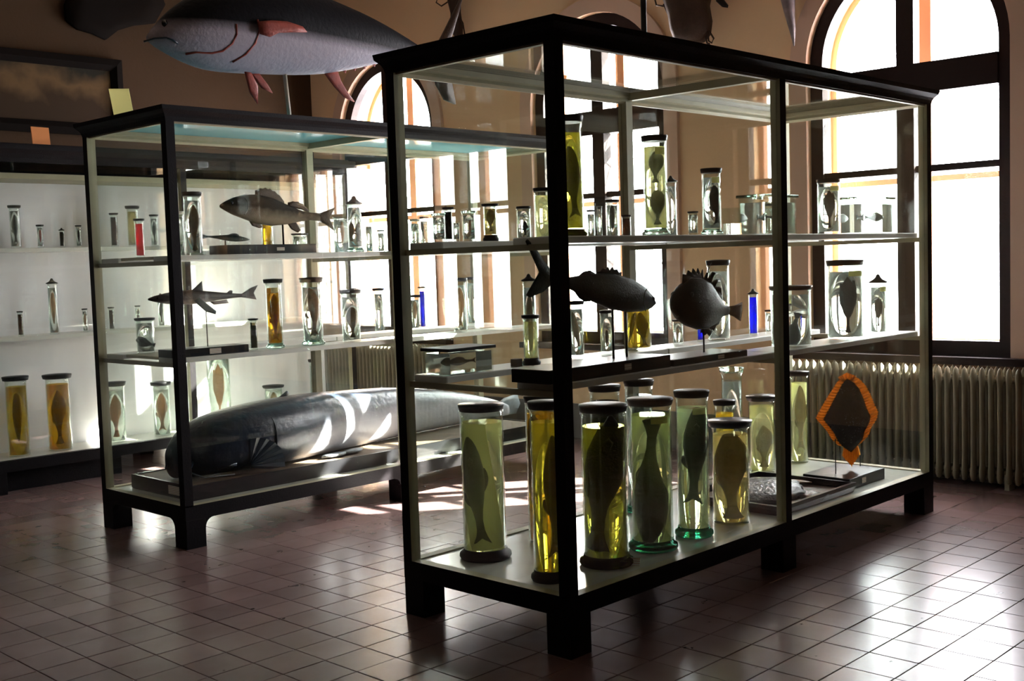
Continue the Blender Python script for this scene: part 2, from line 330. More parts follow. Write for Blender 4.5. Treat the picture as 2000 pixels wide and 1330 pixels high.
# window wall with arched openings
R0, SILL, ZC, WD = .72, .83, 2.88, .45
wb = MB(); xs = XW
for cx in sorted(WCX):
    wb.box(xs, YW, -.1, cx-R0, YW+WD, CEIL); wb.box(cx-R0, YW, -.1, cx+R0, YW+WD, SILL)
    n = 32; pts = [(cx-R0*math.cos(PI*i/n), ZC+R0*math.sin(PI*i/n)) for i in range(n+1)]
    for i in range(n):
        (xa, za), (xb, zb) = pts[i], pts[i+1]
        wb.add([(xa, YW, za), (xb, YW, zb), (xb, YW, CEIL), (xa, YW, CEIL), (xa, YW+WD, za), (xb, YW+WD, zb), (xb, YW+WD, CEIL), (xa, YW+WD, CEIL)],
               [(0, 1, 2, 3), (4, 7, 6, 5), (0, 4, 5, 1), (3, 2, 6, 7)])
    xs = cx+R0
wb.box(xs, YW, -.1, XR, YW+WD, CEIL)
tag(wb.build('wall_back', 'wall_plaster', recalc=False), kind='structure')
bb = MB().box(XW, YW-.02, 0, XR, YW, .30).build('baseboard_back', 'baseboard'); tag(bb, kind='structure')
bl = MB().box(XW, YB, 0, XW+.02, YW-.02, .30).build('baseboard_left', 'baseboard'); tag(bl, kind='structure')
def arch_band(mb, cx, r0, r1, y0, y1, zb, mi=0, n=32):   # frame band: legs from zb up to ZC, then half circle
    P = [(-1, zb, 0)]
    def pt(r, k):
        if k == 0: return (cx-r, zb)
        if k == n+2: return (cx+r, zb)
        a = PI*(k-1)/n; return (cx-r*math.cos(a), ZC+r*math.sin(a))
    R = []
    for k in range(n+3):
        a, b = pt(r0, k), pt(r1, k); R.append([(a[0], y0, a[1]), (b[0], y0, b[1]), (b[0], y1, b[1]), (a[0], y1, a[1])])
    mb.loft(R, mi, False)
def half_disc(mb, cx, r, y0, y1, zb, n=32, mi=0):
    p = [(cx-r*math.cos(PI*i/n), zb+r*math.sin(PI*i/n)) for i in range(n+1)]
    v = [(x, y0, z) for x, z in p]+[(x, y1, z) for x, z in p]; k = n+1
    f = [tuple(range(k)), tuple(range(2*k-1, k-1, -1))]+[(i, k+i, k+(i+1) % k, (i+1) % k) for i in range(k)]
    mb.add(v, f, mi)
for wi, cx in enumerate(WCX):
    win = empty('window_%d' % (wi+1), (0, 0, 0), kind='structure')
    mb = MB(); arch_band(mb, cx, R0, R0-.095, YW+.03, YW+.11, SILL); mb.box(cx-R0+.095, YW+.03, SILL, cx+R0-.095, YW+.11, .93); mb.build('window_frame', 'window_wood', win)
    mb = MB(); arch_band(mb, cx, R0+.13, R0, YW-.035, YW, SILL)
    mo = mb.build('moulding', 'moulding', win)
    MB().box(cx-.062, YW+.015, .93, cx+.062, YW+.11, 2.60).build('mullion', 'window_wood', win)
    MB().box(cx-.062, YW+.015, 2.80, cx+.062, YW+.11, ZC+R0-.09).build('mullion', 'window_wood', win)
    MB().box(cx-R0+.095, YW+.01, 2.60, cx+R0-.095, YW+.12, 2.80).build('transom', 'window_wood', win)
    MB().box(cx-R0-.16, YW-.10, SILL-.05, cx+R0+.16, YW+.03, SILL).build('window_sill', 'window_wood', win)
    for s in (-1, 1):
        a, b = sorted((cx+s*.062, cx+s*(R0-.095)))
        MB().box(a, YW+.045, 2.07, b, YW+.095, 2.115).build('glazing_bar', 'window_wood', win)
        MB().box(a, YW+.066, .93, b, YW+.07, 2.07).build('pane', 'window_pane', win)
        MB().box(a, YW+.066, 2.115, b, YW+.07, 2.60).build('pane', 'window_pane', win)
    # outer casement (double window), warm brown
    mb = MB(); arch_band(mb, cx, R0, R0-.045, YW+.33, YW+.39, SILL); mb.box(cx-R0+.06, YW+.33, SILL, cx+R0-.06, YW+.39, SILL+.09); mb.build('outer_frame', 'outer_wood', win)
    MB().box(cx-.045, YW+.33, SILL+.09, cx+.045, YW+.39, ZC+R0-.06).build('outer_mullion', 'outer_wood', win)
    MB().box(cx-R0+.06, YW+.34, 2.02, cx+R0-.06, YW+.38, 2.06).build('outer_bar', 'outer_wood', win)
    MB().box(cx-R0+.06, YW+.34, 2.63, cx+R0-.06, YW+.38, 2.70).build('outer_bar', 'outer_wood', win)
    if wi in (1, 2):
        mb = MB(); s_ = .22
        for sg in (1, -1):
            for k in range(-14, 16):
                # diamond lattice, clipped to the opening
                c0 = cx+k*s_*.75; z0 = .95; pts = []
                zz = z0
                while zz < 2.9:
                    x = c0+sg*(zz-z0)*.6
                    if abs(x-cx) < R0-.07: pts.append((x, YW+.43, zz))
                    zz += .05
                if len(pts) > 2: mb.tube([pts[0], pts[-1]], .004, 4)
        tag(mb.build('lattice', 'lattice', win), kind='stuff')

# radiators
sec = MB()
prof = [(0, .035), (.013, .045), (.018, .08), (.0145, .16), (.0145, .66), (.018, .72), (.012, .765), (0, .785)]
for yy in (-.045, .045): sec.lathe([(r, z) for r, z in prof], 8, (0, yy, 0), sy=2.2)
sec.box(-.011, -.05, .08, .011, .05, .13); sec.box(-.011, -.05, .68, .011, .05, .725)
secm = sec.mesh('section', 'radiator_paint'); sec.fix(secm)
def radiator(xa, xb, label):
    r = empty('radiator', ((xa+xb)/2, YW-.16, 0), label, 'radiator', 'ribbed radiators under the windows')
    n = int((xb-xa)/.057)
    for i in range(n): inst(secm, 'section', r, ((i-(n-1)/2)*.057, 0, 0))
    for z in (.10, .70): MB().tube([(-(n*.057)/2, 0, z), (n*.057/2, 0, z)], .016, 10).build('pipe', 'radiator_paint', r)
    for sx in (-1, 1): MB().box(sx*(n*.057/2-.1)-.015, -.05, 0, sx*(n*.057/2-.1)+.015, .05, .10).build('foot', 'radiator_paint', r)
radiator(-1.44, .22, 'cream ribbed radiator under the large window at the right')
radiator(-7.15, -5.25, 'cream ribbed radiator seen through the glass behind the catfish case')

# ================================================================== DISPLAY CASES
W, L_, S, ZB, ZT = .977, 3.27, .053, .2375, 2.382
def case(x, y, label, top, brackets, name='display_case'):
    c = empty(name, (x, y, 0), label, 'display case', 'glazed freestanding display cases')
    BK = ['black_wood', 'cream_paint']; X0, X1, Y0, Y1 = -W, 0, 0, L_
    # posts, black outside, cream inside.  face order -x +x -y +y -z +z
    def post(xa, ya, black):
        m_ = [0 if i in black else 1 for i in range(6)]
        MB().box(xa, ya, ZB, xa+S, ya+S, ZT, m_).build('post', BK, c, recalc=False)
    ym = L_/2-S/2
    post(-S, 0, (1, 2)); post(-W, 0, (0, 2)); post(-S, L_-S, (1, 3)); post(-W, L_-S, (0, 3)); post(-S, ym, (1,)); post(-W, ym, (0,))
    # bottom rail, deck
    MB().ring(X0, Y0, X1, Y1, [(0, ZB-.075), (0, ZB), (-.05, ZB), (-.05, ZB-.075)]).build('bottom_rail', 'black_wood', c)
    MB().box(X0+.05, Y0+.05, ZB-.03, X1-.05, Y1-.05, ZB).build('deck', 'deck_paint', c)
    MB().ring(X0, Y0, X1, Y1, [(0, ZB), (0, ZB+.006), (-.05, ZB+.006), (-.05, ZB)], [0, 1, 1, 1]).build('deck_edge', BK, c)
    # legs
    lw = .125
    for lx in (-lw, -W):
        for ly in (0, L_/2-lw/2, L_-lw):
            mb = MB().bbox(lx, ly, 0, lx+lw, ly+lw, ZB-.075, .002)
            if brackets:
                rr = .055; zt = ZB-.075
                for dr, okk in ((1, ly < L_-lw-.01), (-1, ly > .01)):
                    if not okk: continue
                    ye = ly+lw if dr > 0 else ly
                    A = [(ye+dr*(rr-rr*math.cos(t)), zt-rr+rr*math.sin(t)) for t in [PI/2*k/6 for k in range(7)]]+[(ye, zt)]
                    for xo in ((lx+lw-.03) if lx > -.5 else lx,):
                        v = [(xo, a, b) for a, b in A]+[(xo+.03, a, b) for a, b in A]; n = len(A)
                        mb.add(v, [tuple(range(n)), tuple(range(2*n-1, n-1, -1))]+[(i, (i+1) % n, n+(i+1) % n, n+i) for i in range(n)])
                if ly == 0:
                    sg = -1 if lx > -.5 else 1; xe = lx if sg < 0 else lx+lw
                    A = [(xe+sg*(rr-rr*math.cos(t)), zt-rr+rr*math.sin(t)) for t in [PI/2*k/6 for k in range(7)]]+[(xe, zt)]
                    v = [(a, 0, b) for a, b in A]+[(a, .03, b) for a, b in A]; n = len(A)
                    mb.add(v, [tuple(range(n)), tuple(range(2*n-1, n-1, -1))]+[(i, (i+1) % n, n+(i+1) % n, n+i) for i in range(n)])
            mb.build('leg', 'black_wood', c)
    # cornice (moulded) and cream inner frame
    MB().ring(X0, Y0, X1, Y1, [(0, ZT-.004), (.006, ZT+.02), (.014, ZT+.035), (.034, ZT+.055), (.038, ZT+.078), (-.03, ZT+.078), (-.045, ZT-.004)]).build('cornice', 'black_wood', c)
    MB().ring(X0, Y0, X1, Y1, [(-.012, ZT-.012), (-.03, ZT-.014), (-.055, ZT-.002), (-.055, ZT+.012), (-.075, ZT+.018), (-.08, ZT+.04), (-.012, ZT+.04)]).build('inner_frame', 'cream_paint', c)
    MB().box(X0+.06, L_/2-.02, ZT+.0, X1-.06, L_/2+.02, ZT+.04).build('crossbar', 'cream_paint', c)
    for a, b in ((.07, L_/2-.01), (L_/2+.01, L_-.07)):
        MB().box(X0+.07, a, ZT+.041, X1-.07, b, ZT+.046).build('roof_pane', top, c)
    # glass sides
    g = .018
    for a, b in ((S, ym), (ym+S, L_-S)):
        for xg in (-g-.004, -W+g): MB().box(xg, a, ZB+.004, xg+.004, b, ZT).build('glass_pane', 'pane', c)
    for yg in (g, L_-g-.004): MB().box(-W+S, yg, ZB+.004, -S, yg+.004, ZT).build('glass_pane', 'pane', c)
    # shelves: two narrow boards per level, carried on cross rails
    for z in (1.07, 1.645):
        for a, b in ((.045, ym+S/2-.003), (ym+S/2+.003, L_-.045)):
            for xa, xb in ((-.29, -.066), (-.912, -.70)):
                MB().bbox(xa, a, z-.028, xb, b, z, .004).build('shelf', 'white_paint', c)
        if brackets:
            for xa, xb, ya, yb in ((-.698, -.292, .06, .26), (-.60, -.50, .262, .34)): MB().bbox(xa, ya, z-.018, xb, yb, z, .003).build('shelf', 'cream_paint', c)
        for yy in (.028, ym+.012, L_-.052):
            MB().box(-W+.03, yy, z-.053, -.03, yy+.024, z-.0285).build('shelf_rail', 'cream_paint', c)
    return c
case1 = case(0, 0, 'large glazed display case with black frame in the foreground', 'pane', False)
case2 = case(-2.837, 0, 'glazed display case with pale blue roof holding the long catfish', 'blue_sheet', True)

# wall cabinet on the left: like the cases but with a white partition right behind its front shelves
def cabinet():
    c = empty('display_cabinet', (-5.4, 0, 0), 'long black framed glass cabinet with white back, left of the catfish case', 'display cabinet')
    X0, X1, Y0, Y1 = -.96, 0, -1.68, 3.27; BK = ['black_wood', 'cream_paint']; zt = 2.375
    for ya in (-1.68, -.03, 1.575, 3.22):
        for xa, fx in ((-.05, 1), (-.96, 0)):
            bl = [fx]+([2] if ya < -1.6 else [])+([3] if ya > 3.2 else [])
            MB().box(xa, ya, ZB, xa+.05, ya+.05, zt, [0 if i in bl else 1 for i in range(6)]).build('post', BK, c, recalc=False)
    MB().ring(X0, Y0, X1, Y1, [(0, ZB-.08), (0, ZB), (-.05, ZB), (-.05, ZB-.08)]).build('bottom_rail', 'black_wood', c)
    MB().box(X0+.05, Y0+.05, ZB-.03, X1-.05, Y1-.05, ZB).build('deck', 'white_paint', c)
    for lx in (-.13, -.96):
        for ly in (-1.68, -.06, 1.54, 3.14): MB().bbox(lx, ly, 0, lx+.13, ly+.13, ZB-.08, .002).build('leg', 'black_wood', c)
    MB().box(-.13, Y0+.13, .0, -.11, 1.0, ZB-.08).build('kick_board', 'black_wood', c)
    MB().ring(X0, Y0, X1, Y1, [(0, zt), (.006, zt+.03), (.02, zt+.06), (.045, zt+.09), (.045, zt+.12), (-.04, zt+.12), (-.05, zt)]).build('cornice', 'black_wood', c)
    MB().box(X0, Y0, zt+.12, X1, Y1, zt+.135).build('roof_board', 'black_wood', c)
    MB().box(X0+.05, Y0+.05, 2.26, X1-.04, Y1-.05, 2.30).build('soffit', 'cream_paint', c)
    MB().box(-.46, Y0+.05, ZB, -.44, Y1-.03, 2.26).build('partition', 'partition', c)
    for a, b in ((-1.63, -.03), (.02, 1.575), (1.625, 3.22)): MB().box(-.022, a, ZB, -.018, b, zt).build('glass_pane', 'pane', c)
    MB().box(-.91, 3.25, ZB, -.05, 3.254, zt).build('glass_pane', 'pane', c)
    for z in (1.115, 1.765):
        for a, b in ((-1.6, -.01), (0, 1.59), (1.6, 3.15)): MB().bbox(-.44, a, z-.03, -.17, b, z, .004).build('shelf', 'white_paint', c)
    return c
cabinet()

# ================================================================== SPECIMENS
PR = {  # (t, top, bottom, halfwidth) as fractions of the body length
 'trout': [(0, .012, .012, .010), (.04, .040, .032, .028), (.10, .062, .050, .042), (.2, .085, .075, .058), (.35, .10, .10, .068), (.5, .095, .10, .064), (.65, .072, .078, .048), (.8, .042, .045, .026), (.9, .030, .032, .014), (1, .034, .034, .008)],
 'perch': [(0, .01, .015, .010), (.05, .045, .035, .035), (.12, .080, .060, .055), (.22, .115, .085, .07), (.35, .13, .115, .075), (.5, .115, .12, .068), (.65, .075, .095, .05), (.8, .040, .055, .028), (.9, .030, .036, .016), (1, .034, .036, .008)],
 'tuna': [(0, .008, .008, .01), (.05, .05, .035, .04), (.12, .09, .065, .07), (.22, .13, .095, .09), (.36, .155, .115, .10), (.5, .145, .115, .095), (.65, .105, .09, .07), (.8, .055, .055, .035), (.92, .022, .024, .016), (1, .016, .016, .008)],
 'mackerel': [(0, .01, .012, .012), (.05, .05, .045, .035), (.14, .09, .075, .06), (.28, .12, .10, .075), (.45, .125, .105, .075), (.62, .10, .085, .055), (.78, .062, .055, .032), (.9, .028, .028, .015), (1, .018, .018, .008)],
 'eel': [(0, .012, .012, .012), (.05, .030, .028, .026), (.2, .042, .042, .038), (.45, .048, .05, .04), (.7, .036, .038, .028), (.9, .018, .02, .012), (1, .006, .006, .004)],
 'flat': [(0, .012, .012, .008), (.06, .07, .07, .02), (.18, .17, .17, .03), (.36, .235, .235, .035), (.55, .215, .215, .032), (.72, .12, .12, .022), (.85, .045, .045, .014), (1, .035, .035, .006)],
 'fat': [(0, .03, .03, .03), (.05, .085, .075, .07), (.16, .14, .12, .11), (.32, .17, .15, .13), (.5, .16, .15, .11), (.68, .10, .10, .06), (.84, .045, .05, .025), (1, .03, .03, .01)],
 'shark': [(0, .01, .008, .012), (.06, .03, .025, .035), (.16, .05, .045, .055), (.3, .07, .06, .065), (.45, .07, .06, .058), (.6, .055, .048, .042), (.75, .038, .03, .026), (.9, .022, .018, .012), (1, .016, .014, .006)],
}
def body(mb, prof, L, bend=0, n=14, x0=0, mi=0, wob=0):
    R = []; P = PR[prof] if isinstance(prof, str) else prof; Q = []
    for (a, b) in zip(P[:-1], P[1:]):
        Q.append(a); Q.append(tuple((a[i]+b[i])/2 for i in range(4)))
    Q.append(P[-1])
    for t, tp, bt, hw in Q:
        x = x0+t*L; dz = bend*L*math.sin(PI*t)+wob*L*math.sin(2*PI*t); r = []
        for k in range(n):
            a = 2*PI*k/n; sa, ca = math.sin(a), math.cos(a); h = (tp if sa > 0 else bt)*L
            r.append((x, hw*L*ca, dz+h*sa))
        R.append(r)
    mb.loft(R, mi)
def zig(p, q, n, amp):   # serrated edge from p to q
    out = []; d = Vector(q)-Vector(p); nr = Vector((-d.y, d.x)).normalized()
    for i in range(n+1):
        v = Vector(p)+d*(i/n); out.append(tuple(v+nr*(amp if i % 2 else 0)))
    return out
def tail(mb, L, h, fork=.4, x=1.0, mi=0, ln=.16):
    a = x*L-.02*L; e = (x+ln)*L
    pts = [(a, .028*L), (a+.5*(e-a), h*.62), (e, h)]+zig((e, h), (e-fork*(e-a), 0), 3, -.006*L)[1:]+zig((e-fork*(e-a), 0), (e, -h), 3, -.006*L)[1:]+[(a+.5*(e-a), -h*.62), (a, -.028*L)]
    mb.plate(pts, .012*L, mi)
def dors(mb, L, xa, xb, z0, z1, h, th=.008, spiky=0, mi=0, n=9, z=None):
    pts = [(xa*L, z0*L)]
    for i in range(n+1):
        t = i/n; x = xa+(xb-xa)*t; b = z0+(z1-z0)*t; hh = h*math.sin(PI*min(1, t*.85+.12))**.7
        pts.append((x*L, (b+hh*(1-spiky*(i % 2)))*L))
    pts.append((xb*L, z1*L)); mb.plate(pts, th*L, mi)
CAMH = Vector((math.cos(_y), math.sin(_y), 0)); VIEW = Vector((-math.sin(_y), math.cos(_y), 0)); UPZ = Vector((0, 0, 1))
FRES = {}
def specimen(kind, C, length, label, m_='sp_brown', up=True, tilt=0, name='preserved_fish', bend=0, side=1, thick=1, turn=0, rj=None):
    """fish hanging in a jar: axis vertical, broadside to the view; C = centre"""
    z = UPZ*(1 if not up else -1)       # +x local runs nose -> tail
    ax = (z*math.cos(tilt)+CAMH*math.sin(tilt)).normalized()
    hv = (CAMH*math.cos(turn)+VIEW*math.sin(turn))*side; hv = (hv-ax*hv.dot(ax)).normalized(); yv = hv.cross(ax).normalized()
    # local z = hv
    M = frame3(C-ax*length*.55, ax, yv, hv)
    e = empty(name, M, label, 'worm' if 'worm' in name else 'fish', group='specimens floating in jars')
    L = length*.86
    mh = max(max(q[1], q[2]) for q in PR[kind])+(.13 if kind == 'flat' else .02); zs = min(1.6, .60*rj/(mh*L)) if rj else 1.0     # fits the bore of the jar
    SC = Matrix.Diagonal((1, zs, zs, 1))
    mb = MB(); body(mb, kind, L, bend, n=12)
    if kind == 'flat':
        mb.xf(Matrix.Diagonal((1, thick, 1, 1)))
    mb.xf(SC); mb.build('body', m_, e)
    if kind != 'eel':
        mb = MB(); tail(mb, L, (.075 if kind != 'fat' else .085)*L, .35 if kind in ('trout', 'mackerel') else -.1); mb.xf(SC); mb.build('tail_fin', m_, e)
        if kind == 'flat':
            mb = MB(); dors(mb, L, .08, .84, .12, .04, .145, .01, .12); mb.xf(SC); mb.build('dorsal_fin', m_, e)
            mb = MB(); dors(mb, L, .12, .84, -.14, -.04, -.125, .01, .12); mb.xf(SC); mb.build('anal_fin', m_, e)
        else:
            mb = MB(); dors(mb, L, .35, .6, .085, .07, .05); mb.xf(SC); mb.build('dorsal_fin', m_, e)
            mb = MB(); dors(mb, L, .6, .75, -.08, -.045, -.045); mb.xf(SC); mb.build('anal_fin', m_, e)
            mb = MB(); mb.plate([(.2*L, -.01*L), (.24*L, .02*L), (.36*L, -.005*L), (.33*L, -.045*L), (.24*L, -.04*L)], .008*L); mb.xf(Matrix.Translation((0, -PR[kind][3][3]*L if not isinstance(kind, list) else 0, 0))); mb.xf(SC); mb.build('pectoral_fin', m_, e)
    return e

LEVEL = {'d': ZB+.001, 'l': 1.071, 'u': 1.646}
def place(px, yb, loc, wpx):
    lv, cs, row = loc[0], loc[1], loc[2:]
    if cs == 'c':
        X = -5.60; P = at(px, 500, 'X', X); z = {'d': ZB+.001, 'l': 1.116, 'u': 1.766}[lv]
        return Vector((X, P.y, z))
    x0 = 0 if cs == '1' else -2.837; z = LEVEL[lv]
    if row in ('f', 'b') and lv != 'd':
        X = x0+(-.178 if row == 'f' else -.806); P = at(px, yb, 'X', X); return Vector((X, P.y, z))
    P = at(px, yb, 'Z', z); r = wpx*depth(P)/(2*F); return Vector((P.x, P.y, z))+VIEW*r
JARS = []
DBG = []
def jar(px, yb, yt, wpx, loc, label, liq='liq_clear', lid='flat', foot=None, fill=.92, lidmat='lid_black', sp=None, lidw=None, tagc=None, dx=0, name='specimen_jar', gmat='jar_glass', X=None, Y=None):
    P = place(px, yb, loc, wpx)
    if X is not None: q = at(px, 600, 'X', X); P.x, P.y = q.x, q.y
    if Y is not None: q = at(px, 600, 'Y', Y); P.x, P.y = q.x, q.y
    d = depth(P); r = wpx*d/(2*F); H = zof(P, px, yt)-P.z
    if H < .03: H = .03
    R = (lidw or wpx*1.14)*d/(2*F); lt = min(.03, H*.07, r*.5)
    JARS.append((e_ := len(JARS), tuple(round(q, 3) for q in P), round(r, 3), round(H, 3), label))
    e = empty(name, P, label, 'jar', group={'c': 'jars in the white backed cabinet', '1': 'jars in the front display case', '2': 'jars in the catfish display case'}[loc[1]]); n = 32 if wpx > 40 else 18; t = min(.004, r*.1); HG = H-lt
    fz = .0
    if foot:
        fh = .032 if wpx > 60 else .02; fr = r*1.22
        if foot == 'black' : fm = 'lid_black'
        else: fm = {'green': 'foot_green', 'olive': 'foot_olive', 'clear': 'foot_clear'}[foot]
        MB().lathe([(fr*.93, 0), (fr, fh*.35), (fr*.98, fh*.75), (r*1.02, fh*1.05), (r*1.02, fh*1.4), (r*1.0, fh*1.4), (r*.9, fh*.9), (.001, fh*.9)], n).build('foot', fm, e); fz = fh
    g = MB().lathe([(r*.985, fz), (r, fz+.01), (r, HG*.93), (r*.985, HG*.96), (r*1.03, HG), (r-t, HG), (r-t*1.2, HG*.93), (r-t, fz+.012), (.0005, fz+.008)], n)
    g.build('glass', gmat, e)
    hl = fz+.013; ht = fz+(HG-fz)*fill
    if liq: MB().lathe([(.0005, hl), (r-t*1.6, hl), (r-t*1.6, ht), (.0005, ht)], n, sm=False).build('liquid', liq, e)
    if liq:
        for p in e.children:
            if p.name.startswith('liquid'):
                for q in p.data.polygons: q.use_smooth = abs(q.normal.z) < .5
    if name == 'plate_jar':    # milky backing plate standing aslant in the fluid
        q = MB().box(-r*.55, .012, hl+.01, r*.55, .016, ht-.02).build('backing_plate', 'milk_glass', e); q.rotation_euler = (0, -.10, _y); q.location = (.01, .012, .0); e.name = 'specimen_jar'
    if lid == 'flat':
        MB().lathe([(r*.9, HG+.0005), (R*.94, HG+.0005), (R, HG+lt*.8), (R*.985, HG+lt), (R*.2, HG+lt*1.12), (.0005, HG+lt*1.12)], n).build('lid', lidmat, e)
    elif lid == 'cone':
        MB().lathe([(r*.9, HG+.0005), (R*.98, HG+.0005), (R, HG+.006), (R*.55, HG+R*.38), (R*.28, HG+R*.62), (R*.22, HG+R*.85), (.0005, HG+R*.98)], n).build('lid', lidmat, e)
    if tagc:   # small paper label pasted inside under the lid
        a0 = math.atan2(-VIEW.y, -VIEW.x)+.35; v = []; f = []; k = 6; hh = min(.03, H*.09); z1 = HG*.93
        for i in range(k+1):
            a = a0+(i/k-.5)*.9; v += [(math.cos(a)*(r+.0008), math.sin(a)*(r+.0008), z1), (math.cos(a)*(r+.0008), math.sin(a)*(r+.0008), z1-hh), (math.cos(a)*(r+.002), math.sin(a)*(r+.002), z1), (math.cos(a)*(r+.002), math.sin(a)*(r+.002), z1-hh)]
        for i in range(k): b = i*4; f += [(b, b+1, b+5, b+4), (b+2, b+6, b+7, b+3), (b, b+4, b+6, b+2), (b+1, b+3, b+7, b+5)]
        f += [(0, 2, 3, 1), (k*4, k*4+1, k*4+3, k*4+2)]
        MB().add(v, f).build('label', tagc, e)
    if sp:
        for q in (sp if isinstance(sp, list) else [sp]):
            q = dict(q); fl_ = q.pop('len', .8)*(ht-hl); off = q.pop('off', 0)*r; zc = hl+(ht-hl)*q.pop('zc', .5); k = q.pop('kind'); lb = q.pop('label'); mm = q.pop('m', 'sp_brown')
            kw = q; kf = kw.pop('fat', None)
            kw.setdefault('rj', r); specimen(k, P+UPZ*zc+CAMH*off, fl_, lb, mm, **kw)
    return e

D = dict
def plate_mat():
    m = bpy.data.materials.new('milk_glass'); m.use_nodes = True; nt = m.node_tree; N = nt.nodes; L = nt.links; N.clear()
    o = N.new('ShaderNodeOutputMaterial'); d = N.new('ShaderNodeBsdfDiffuse'); t = N.new('ShaderNodeBsdfTranslucent'); x = N.new('ShaderNodeMixShader'); x.inputs[0].default_value = .6
    for q in (d, t): q.inputs['Color'].default_value = (.90, .90, .66, 1)
    L.new(d.outputs[0], x.inputs[1]); L.new(t.outputs[0], x.inputs[2]); L.new(x.outputs[0], o.inputs[0]); MAT['milk_glass'] = m
plate_mat()
# ---------------- floor of the front case
jar(948, 1098, 788, 84, 'd1', 'tall pale yellow-green jar, black lid and black foot, alone at left of front case floor', 'liq_pale', 'flat', 'black', lidmat='lid_grey', lidw=90, name='plate_jar',
    sp=[D(kind='trout', len=.80, off=-.28, zc=.42, m='sp_dark', up=True, tilt=.10, rj=.08, label='slim dark fish leaning in the pale green jar with black foot')])
jar(1076, 1140, 783, 62, 'd1', 'yellow jar on black foot half hidden by the front corner post', 'liq_yellow', 'flat', 'black', lidw=70,
    sp=[D(kind='trout', len=.8, off=.3, zc=.45, m='sp_brown', label='brown fish in the yellow jar behind the front corner post')])
jar(1064, 1062, 772, 60, 'd1', 'amber jar standing behind the yellow jar at the front corner post', 'liq_amber', 'flat', None, lidw=66,
    sp=[D(kind='eel', len=.85, off=-.4, zc=.5, m='sp_brown', label='long brown fish in the amber jar near the corner post')])
jar(1189, 1112, 789, 88, 'd1', 'olive yellow jar packed by a huge black fish, first right of corner post', 'liq_olive', 'flat', 'olive', lidmat='lid_brown', lidw=96, fill=.9,
    sp=[D(kind='perch', len=1.02, off=-.05, zc=.52, m='sp_dark', up=True, tilt=-.13, side=1, rj=.16, label='huge black fish filling the olive yellow jar')])
jar(1281, 1080, 777, 80, 'd1', 'clear greenish jar with brown lid and green glass foot, second right of corner post', 'liq_green', 'flat', 'green', lidmat='lid_brown', lidw=90, fill=.93, tagc='card',
    sp=[D(kind='perch', len=.96, off=-.05, zc=.5, m='sp_dark', up=False, tilt=.05, rj=.125, label='black fish hanging tail up in the jar with the green foot')])
jar(1361, 1052, 762, 62, 'd1', 'slim aqua jar with dark lid and teal foot, third right of corner post', 'liq_aqua', 'flat', 'green', lidw=70, tagc='card',
    sp=[D(kind='trout', len=.80, off=.12, zc=.56, m='sp_dark', up=True, tilt=-.06, rj=.095, label='slender grey-green fish in the slim aqua jar')])
jar(1436, 1026, 820, 72, 'd1', 'shorter tan jar with wide blue-black lid holding a wrinkled fish', 'liq_tan', 'flat', None, lidmat='lid_grey', lidw=86,
    sp=[D(kind='perch', len=.95, off=0, zc=.48, m='sp_pale', up=True, tilt=.03, rj=.14, label='wrinkled tan fish squeezed in the jar with wide blue-black lid')])
jar(1411, 1010, 781, 38, 'd1', 'yellow jar with dark lid half hidden behind the tan jar', 'liq_honey', 'flat', None, lidw=44, X=-.47)
jar(1484, 952, 772, 50, 'd1', 'pale jar with white-topped lid beyond the spiny fish tray', 'liq_pale', 'flat', None, lidmat='lid_grey', lidw=60,
    sp=[D(kind='perch', len=.6, off=.1, zc=.35, m='sp_brown', label='brown fish standing upright in the pale white-lidded jar')], X=-.82)
jar(1558, 906, 725, 34, 'd1', 'narrow milky jar just right of the middle post', 'liq_pale', 'flat', None, lidw=40,
    sp=[D(kind='trout', len=.8, off=.1, zc=.5, m='sp_pale', label='pale fish in the narrow milky jar by the middle post')], X=-.80)
jar(1176, 1000, 752, 58, 'd1', 'dark olive jar peeking out above the huge black fish jar', 'liq_black', 'flat', None, lidw=64, X=-.80)
jar(1256, 1003, 741, 54, 'd1', 'tall clear jar with teal foot standing behind the green footed jar', 'liq_clear', 'flat', 'green', lidw=60,
    sp=[D(kind='eel', len=.8, off=0, zc=.5, m='sp_grey', label='grey eel-like fish in the tall clear jar behind')])
jar(1426, 915, 717, 40, 'd1', 'clear glass lidded jar with small white fish, modelling a reflection, far back of front case', 'liq_clear', 'flat', None, lidmat='foot_clear', lidw=48,  # reflection in the back pane, built as a solid jar and fish
    sp=[D(kind='trout', len=.5, off=0, zc=.5, m='plinth_white', up=False, label='small white fish tail in the far clear jar modelling a reflection')], X=-.84)
# ---------------- lower shelf of the front case
jar(1035, 718, 615, 30, 'l1b', 'small jar with ivory worm on black foot, left of corner post', 'liq_pale', 'flat', 'black', lidw=36,
    sp=[D(kind='eel', len=1.0, off=0, zc=.5, m='sp_pale', name='preserved_worm', label='thick ivory worm in the small black footed jar', thick=1)], X=-.745)
jar(1034, 700, 543, 24, 'l1b', 'clear jar with pointed stopper behind the forked tail of the mackerel model', 'liq_clear', 'cone', None, lidw=30,
    sp=[D(kind='eel', len=.7, off=0, zc=.5, m='sp_pale', label='thin pale specimen in the pointed stopper jar by the forked tail')], X=-.875)
jar(1128, 705, 588, 28, 'l1b', 'clear jar with pale eel under the body of the mackerel model', 'liq_clear', 'flat', None, lidw=32,
    sp=[D(kind='eel', len=.85, off=0, zc=.45, m='sp_pale', tilt=.15, label='pale eel in the jar right beside the corner post')])
jar(1186, 700, 606, 25, 'l1b', 'narrow jar with blue upper half and brown lower half', 'liq_clear', 'flat', None, lidw=26,
    sp=[D(kind='eel', len=.55, off=0, zc=.3, m='sp_brown', label='brown specimen in the lower half of the blue topped jar')])
